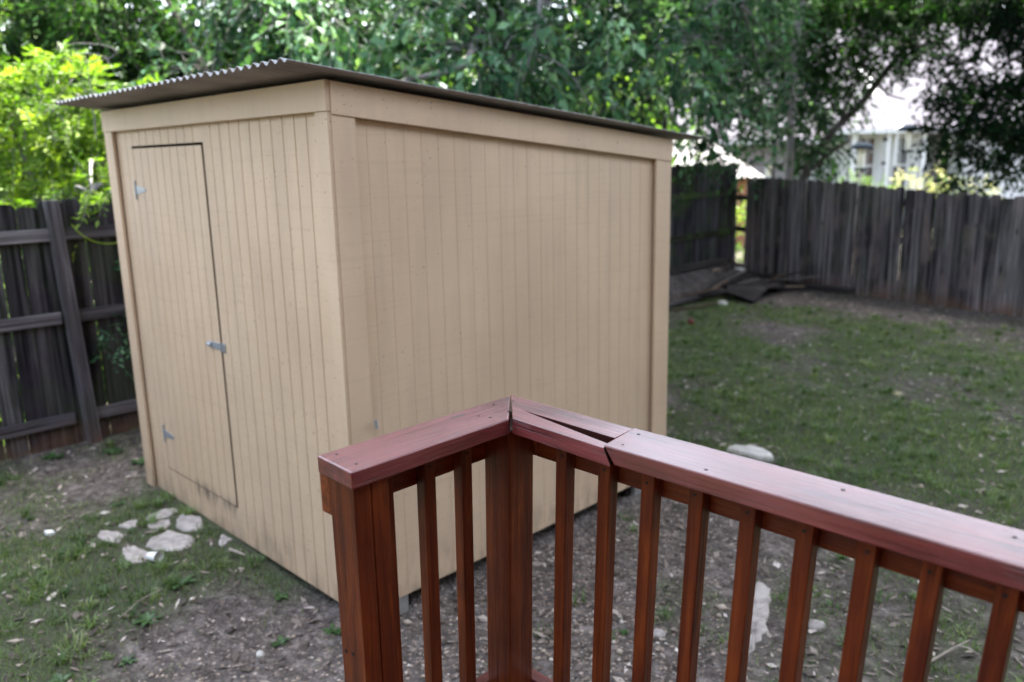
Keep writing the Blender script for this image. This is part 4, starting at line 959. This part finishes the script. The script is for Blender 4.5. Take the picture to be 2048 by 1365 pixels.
tree('dark_oak', sd(9.6, 13.2, 0), 'very dark leafy oak reaching in from the right edge over the back fence', 'tree',
     [([sd(9.6, 13.2, 0), sd(9.4, 13.1, 2.6), sd(8.6, 13, 4.2), sd(7.6, 12.8, 4.9)], .16, .08), ([sd(9.3, 13, 2.8), sd(8.2, 12.8, 3.0), sd(7.0, 12.6, 2.9), sd(6.5, 12.5, 2.7)], .06, .015), ([sd(9.4, 13, 2.3), sd(8.3, 12.8, 2.2), sd(7.2, 12.5, 2.0)], .05, .012)],
     [ep(1880, 15, 13.4, 90, 32, 158), ep(1940, 62, 13.0, 50, 24, 64), ep(1850, 110, 13.2, 40, 26, 36), ep(2030, 50, 12.5, 70, 60, 328), ep(1960, 30, 12.8, 60, 36, 164), ep(1990, 230, 12.5, 60, 42, 156), ep(1920, 220, 12.6, 45, 45, 115), ep(1870, 175, 12.8, 40, 50, 109), ep(2040, 150, 12.4, 40, 40, 109), ep(1880, 275, 12.6, 40, 26, 62), ep(1960, 290, 12.5, 50, 26, 82), ep(2040, 290, 12.4, 40, 36, 95), ep(1930, 350, 12.4, 26, 26, 35), ep(1990, 345, 12.2, 22, 20, 15), ep(1800, 110, 13.0, 40, 25, 35), ep(2100, 200, 12.4, 50, 100, 273), ep(1950, 130, 12.8, 25, 30, 27)],
     M['leaf_blk'], M['bark'], L=.30, k=7, ll=.11, lw=.056, droop=.4, seed=10, sub=3, br=.016)
# hanging twig right below the near feeder branch
rgu = np.random.RandomState(18); P = np.stack([rgu.uniform(-8.6, -6.75, 9000), rgu.uniform(-1.5, 5, 9000), rgu.uniform(0, 1.5, 9000)], 1)
V, F = leafmesh(P, rgu.randn(9000, 3), rgu.randn(9000, 3)*.5+[0, 0, 1], rgu.uniform(.06, .16, 9000), rgu.uniform(.04, .08, 9000))
tag(mk('undergrowth', V, F, M['leaf_bush'], rnd=np.repeat(rgu.rand(9000)*.5, 2)), label='low green undergrowth behind the left fence, glimpsed between boards', cat='undergrowth', kind='stuff')
# distant wood (one mass)
rngw = np.random.RandomState(12); ew = []
for k in range(120):
    s0 = rngw.uniform(-26, 4.5); d0 = rngw.uniform(17, 30); z0 = rngw.uniform(.5, 6.5) if s0 < -2 else rngw.uniform(.5, 4.5)
    ew.append((s0, d0, z0, 1.5, 1.5, 1.2, 42 if s0 < -1 else 26))
V, F, R_, T = crown(rngw, ew, .9, 8, .30, .17, .3, .1, False, .6)
tag(mk('distant_wood', V, F, M['leaf_yel'], rnd=R_), label='mass of sunlit woodland foliage far behind the trees', cat='woodland', kind='stuff')
ew = []
for k in range(90):
    a0 = rngw.uniform(-60, 60); ew.append((a0, rngw.uniform(38, 60), rngw.uniform(2, 9), 4, 3, 3, 22))
V, F, R_, T = crown(rngw, ew, 2.2, 7, 1.0, .6, .3, .1, False, .6)
tag(mk('distant_wood', V, F, M['leaf_dk'], rnd=R_), label='far tree line beyond the houses', cat='woodland', kind='stuff')
rgh = np.random.RandomState(15); P = np.stack([rgh.uniform(-14, 2, 9000), rgh.uniform(-9, -7, 9000), rgh.uniform(0, 5.2, 9000)], 1)  # unseen leaf mass behind the camera, added to block low skylight
V, F = leafmesh(P, rgh.randn(9000, 3), rgh.randn(9000, 3), rgh.uniform(.2, .4, 9000), rgh.uniform(.12, .22, 9000))
tag(mk('sky_block_hedge', V, F, M['leaf_dk'], rnd=np.repeat(rgh.rand(9000), 2)), label='unseen tall hedge added behind the camera to block low skylight', cat='hedge', kind='stuff')
ew = []
for k in range(70): ew.append((rngw.uniform(4, 26), rngw.uniform(33, 40), rngw.uniform(2, 9.5), 2.4, 2, 1.8, 36))
V, F, R_, T = crown(rngw, ew, 1.3, 7, .55, .34, .3, .1, False, .6)
tag(mk('distant_wood', V, F, M['leaf_dk'], rnd=R_), label='dark tall trees massed behind the white house', cat='woodland', kind='stuff')
def shrub(name, lb, cat, base, ells, mat, seed, ll=.07, k=7, L=.22, group=None):
    return tree(name, base, lb, cat, [([base, (base[0], base[1], base[2]+.35), (base[0]+.05, base[1], base[2]+.7)], .02, .008)], ells, mat, M['bark'], L=L, k=k, ll=ll, lw=ll*.5, seed=seed, sub=2, br=.008, droop=.2, group=group)
shrub('garden_shrub', 'light green shrub by the house under the bird feeder', 'shrub', sd(8.6, 21.6, 0), [(8.35, 21.6, 1.0, .42, .4, .5, 90), (8.95, 21.6, 1.05, .35, .4, .5, 70)], M['leaf_yel'], 51)
shrub('flowering_shrub', 'pale yellow flowering shrub in front of the narrow window', 'shrub', sd(10.7, 21.4, 0), [(10.35, 21.4, 1.15, .35, .4, .5, 90), (10.9, 21.4, .95, .3, .4, .4, 60), (11.2, 21.4, 1.25, .22, .3, .42, 60)], M['flower'], 52)
shrub('flowering_shrub', 'low creamy flowering shrub in front of the white house wall', 'shrub', sd(11.8, 21.2, 0), [(11.5, 21.2, 1.0, .32, .4, .4, 70), (12.1, 21.2, .85, .45, .4, .42, 90)], M['flower'], 53)
shrub('garden_shrub', 'small green shrub with orange bloom under the big house window', 'shrub', sd(9.7, 21.8, 0), [(9.5, 21.8, 1.0, .25, .3, .35, 40), (9.95, 21.8, 1.05, .2, .3, .35, 30)], M['leaf_yel'], 54)
shrub('corner_shrub', 'bright yellow-green shrub glimpsed through the fence corner gap', 'shrub', sd(4.7, 16.3, 0), [(4.7, 16.3, .5, .4, .4, .5, 80), (4.6, 16.3, 1.1, .3, .3, .25, 40)], M['leaf_bush'], 55)
shrub('climbing_shrub', 'green sprig growing on the dark fence beside the shed corner', 'shrub', (-6.72, 9.9, -.05), [(*s_(-6.62, 9.75), 1.45, .14, .1, .16, 22), (*s_(-6.62, 10.0), 1.62, .12, .1, .1, 12)], M['leaf_dk'], 56, .06, 6, .16)

# ------------------------------------------------------------------ neighbour house
HU = Vector((1, .15, 0)).normalized()   # along the facade in (s, d)
def hp(u, v, z):                        # u from s=8.4 along the facade, v away from the camera
    s1 = 8.4+HU.x*u-HU.y*v; d1 = 23.26+HU.y*u+HU.x*v; return sd(s1, d1, z)
o0 = Vector(hp(0, 0, 0)); ux = Vector(hp(1, 0, 0))-o0; vx = Vector(hp(0, 1, 0))-o0
MH = Matrix(((ux.x, vx.x, 0, o0.x), (ux.y, vx.y, 0, o0.y), (0, 0, 1, 0), (0, 0, 0, 1)))
M['hwhite'] = m_flat('white_house_paint', (.50, .51, .54), .6, .3, 0, .05)
M['hgrey'] = m_flat('mauve_grey_siding', (.20, .19, .21), .8, .2, 0, .1, 3)
def m_shingle():
    t = NT('pale_roof_shingle'); o = t.obj()
    br = t.n('ShaderNodeTexBrick', inp={'Vector': o, 'Scale': 3.0, 'Color1': (.105, .10, .125, 1), 'Color2': (.075, .073, .09, 1), 'Mortar': (.12, .12, .13, 1), 'Mortar Size': .012}).outputs[0]
    c = t.mix(t.ramp(t.noise(o, 2, 4), [(.4, 0), (.7, .4)]), br, (.12, .115, .14)); return t.done(t.pbr(c, .85, .2))
M['shingle'] = m_shingle()
def m_brick():
    t = NT('orange_brick'); o = t.obj()
    br = t.n('ShaderNodeTexBrick', inp={'Vector': o, 'Scale': 4.0, 'Color1': (.42, .17, .10, 1), 'Color2': (.34, .13, .08, 1), 'Mortar': (.4, .36, .32, 1), 'Mortar Size': .02}).outputs[0]
    return t.done(t.pbr(br, .9, .2))
M['brick'] = m_brick()
M['glass'] = m_flat('dark_window_glass', (.008, .010, .020), .25, .15, 0, .1)
M['curtain'] = m_flat('reddish_room_behind_glass', (.05, .020, .018), .4, .1, 0, .6, 1.5)
house = thing('neighbour_house', hp(0, 0, 0), 'white single-storey house with pale shingle roof behind the back fence', 'house')
def hb(nm, lo, hi, mat, parent=house, **kw): return MB(int(abs(lo[0]*13+lo[2]*7))+3).box(lo, hi, MH).build(nm, mat, parent, **kw)
hb('front_wall', (-.05, 0, -.2), (3.4, .15, 2.6), M['hwhite'])
hb('front_wall', (4.4, -.35, -.2), (10, .15, 2.6), M['hwhite'])
hb('recess_wall', (3.4, .6, -.2), (4.4, .75, 2.6), M['hgrey'])
b = MB(3)
for k in range(26): b.box((-.04+k*.13, -.012, 0), (-.02+k*.13, -.0005, 2.55), MH)
b.build('wall_battens', M['hwhite'], house)
hb('wing_wall', (-3.3, .05, -.2), (-.06, .2, 2.35), M['hgrey'])
# main roof: slope up from the eave to the ridge, with a bright valley flashing
def roofmesh(nm, u0, u1, ve, ze, vr, zr, mat, th=.08, u0r=None, u1r=None, parent=None):
    u0r = u0 if u0r is None else u0r; u1r = u1 if u1r is None else u1r
    V = [hp(u0, ve, ze), hp(u1, ve, ze), hp(u1r, vr, zr), hp(u0r, vr, zr), hp(u0, ve, ze-th), hp(u1, ve, ze-th), hp(u1r, vr, zr-th), hp(u0r, vr, zr-th), hp(u0, 2*vr-ve, ze), hp(u1, 2*vr-ve, ze)]
    F = [(0, 1, 2, 3), (5, 4, 7, 6), (0, 4, 5, 1), (1, 5, 6, 2), (4, 0, 3, 7), (3, 2, 9, 8), (2, 6, 9), (3, 8, 7)]
    return mk(nm, V, F, mat, parent or house)
rf = roofmesh('roof', .25, 10.5, -.55, 2.70, 4.2, 6.15, M['shingle'], u0r=1.6)
roofmesh('roof', -3.7, .9, -.45, 2.46, 3.2, 4.6, M['shingle'], u1r=1.2)
hb('fascia', (.25, -.60, 2.575), (10.5, -.552, 2.69), M['hwhite'])
hb('fascia', (-3.7, -.50, 2.33), (.24, -.452, 2.45), M['hwhite'])
hb('soffit', (.25, -.55, 2.575), (10.5, .0, 2.60), M['hwhite'])
V = [hp(2.15, -.56, 2.715), hp(2.45, -.56, 2.715), hp(2.75, 2.6, 5.0), hp(2.45, 2.6, 5.0)]
mk('valley_flashing', V, [(0, 1, 2, 3)], M['hwhite'], rf)
def window(u0, u1, z0, z1, nu, nz, pane, vv=0.):
    f = MB(4); fw = .05
    for (a_, b_) in (((u0-fw, z0-fw), (u1+fw, z0)), ((u0-fw, z1), (u1+fw, z1+fw)), ((u0-fw, z0), (u0, z1)), ((u1, z0), (u1+fw, z1))):
        f.box((a_[0], vv-.035, a_[1]), (b_[0], vv-.002, b_[1]), MH)
    for k in range(1, nu): uu = u0+(u1-u0)*k/nu; f.box((uu-.012, vv-.028, z0), (uu+.012, vv-.004, z1), MH)
    for k in range(1, nz): zz_ = z0+(z1-z0)*k/nz; g_ = .028 if k*2 == nz else .012; f.box((u0, vv-.026, zz_-g_), (u1, vv-.006, zz_+g_), MH)
    w_ = f.build('window', M['hwhite'], house); MB(5).box((u0, vv-.0055, z0), (u1, vv-.003, z1), MH).build('pane', pane, w_)
window(1.22, 1.92, .95, 2.46, 3, 4, M['curtain'])
window(2.52, 2.93, .95, 2.46, 2, 4, M['glass'])
window(3.52, 4.05, 1.5, 2.4, 3, 2, M['glass'], .6)
window(-1.25, -1.08, 1.5, 1.78, 1, 2, m_flat('painted_lit_pane', (.6, .6, .42), .5, .4), .05)  # pale pane colour stands in for the light of a lit window
window(.55, .75, .6, 1.9, 1, 3, M['glass'])
for (u0, u1) in ((.98, 1.14), (2.02, 2.14), (3.10, 3.24)): hb('porch_post', (u0, -.45, -.2), (u1, -.33, 2.574), M['hwhite'])
hb('downspout', (2.24, -.52, 1.7), (2.31, -.46, 2.574), M['hwhite'])
gd = MB(8)
for k in range(6): gd.box((5.0, -.39-.002*(k % 2), -.1+k*.36), (8.6, -.352, .24+k*.36), MH)
gd.build('garage_door', M['hwhite'], house)
# low outbuilding beyond the far corner
ob = thing('outbuilding', sd(4.0, 19, 0), 'low brick outbuilding with a glaring white roof beyond the fence corner', 'building')
MO = Matrix(((CS, -SN, 0, sd(3.0, 18.5, 0)[0]), (SN, CS, 0, sd(3.0, 18.5, 0)[1]), (0, 0, 1, 0), (0, 0, 0, 1)))
MB(5).box((.2, 0, -.1), (2.45, 2.4, 1.62), MO).build('brick_wall', M['brick'], ob)
V = [(-.3, -.3, 1.58), (2.62, -.3, 1.58), (2.62, 2.7, 1.58), (-.3, 2.7, 1.58), (.3, 1.2, 2.42), (1.75, 1.2, 2.42)]; V = [MO@Vector(v) for v in V]
mk('roof', V, [(0, 1, 5, 4), (1, 2, 5), (2, 3, 4, 5), (3, 0, 4), (3, 2, 1, 0)], m_flat('pale_sheet_roof', (.33, .32, .33), .8, .1, 0, .2, 2), ob)
# bird feeders in the neighbour's garden
M['fblue'] = m_flat('slate_blue_plastic', (.010, .016, .024), .9, .05)
def dome(c_, r_, h_):
    V = []; F = []; n1, n2 = 6, 20
    for i in range(n1+1):
        th = (math.pi/2)*i/n1
        for j in range(n2): ph = 2*math.pi*j/n2; V.append((c_[0]+r_*math.sin(th)*math.cos(ph), c_[1]+r_*math.sin(th)*math.sin(ph), c_[2]+h_*math.cos(th)))
    for i in range(n1):
        for j in range(n2): F.append((i*n2+j, (i+1)*n2+j, (i+1)*n2+(j+1) % n2, i*n2+(j+1) % n2))
    m = len(V)
    for j in range(n2): V.append((c_[0]+r_*.97*math.cos(2*math.pi*j/n2), c_[1]+r_*.97*math.sin(2*math.pi*j/n2), c_[2]-.02))
    for j in range(n2): F.append((n1*n2+j, m+j, m+(j+1) % n2, n1*n2+(j+1) % n2))
    F.append(tuple(m+j for j in reversed(range(n2)))); return V, F
def feeder(c_, lb, pole, r_):
    t = thing('bird_feeder', (c_[0], c_[1], 0 if pole else c_[2]-.5), lb, 'bird feeder')
    V, F = dome(c_, r_, r_*.55); mk('dome', V, F, M['fblue'], t, smooth=True)
    MB(2).tube([(c_[0], c_[1], c_[2]-.02), (c_[0], c_[1], c_[2]-.42)], .075 if pole else .05, 14).build('seed_tube', m_flat('clear_seed_tube', (.55, .55, .50), .3, .5), t)
    MB(2).tube([(c_[0], c_[1], c_[2]-.42), (c_[0], c_[1], c_[2]-.47)], [.14, .12], 14).build('tray', M['fblue'], t)
    if pole: MB(2).tube([(c_[0], c_[1], 0), (c_[0], c_[1], c_[2]-.471)], .02, 8).build('pole', M['steel'], t)
    else: MB(2).tube([(c_[0], c_[1], c_[2]+r_*.5), (c_[0], c_[1], c_[2]+.9)], .004, 5).build('wire', M['bolt'], t)
feeder(sd(7.62, 18.0, 2.16), 'pole-mounted bird feeder with slate blue dome in front of the big window', True, .235)
feeder(sd(8.60, 18.0, 2.52), 'hanging bird feeder under a slate blue dome below the roof eave', False, .22)
ch = thing('wind_chime', sd(8.2, 18.2, 1.8), 'slim pale wind chime hanging in front of the white wall between the windows', 'wind chime')
b = MB(3); b.tube([sd(8.2, 18.2, 2.38), sd(8.2, 18.2, 2.30)], .05, 10); b.build('top_disc', M['bolt'], ch); MB(3).tube([sd(8.2, 18.2, 1.86), sd(8.2, 18.2, 1.80)], .045, 10).build('striker', M['bolt'], ch)
b = MB(3)
for k in range(5): q = sd(8.2+.035*math.cos(k*1.26), 18.2+.035*math.sin(k*1.26), 0); b.tube([(q[0], q[1], 2.29), (q[0], q[1], 1.95+.03*k)], .009, 6)
b.build('chime_tubes', M['steel'], ch); MB(3).tube([sd(8.2, 18.2, 2.37), sd(8.2, 18.2, 3.2)], .004, 5).build('wire', M['bolt'], ch)
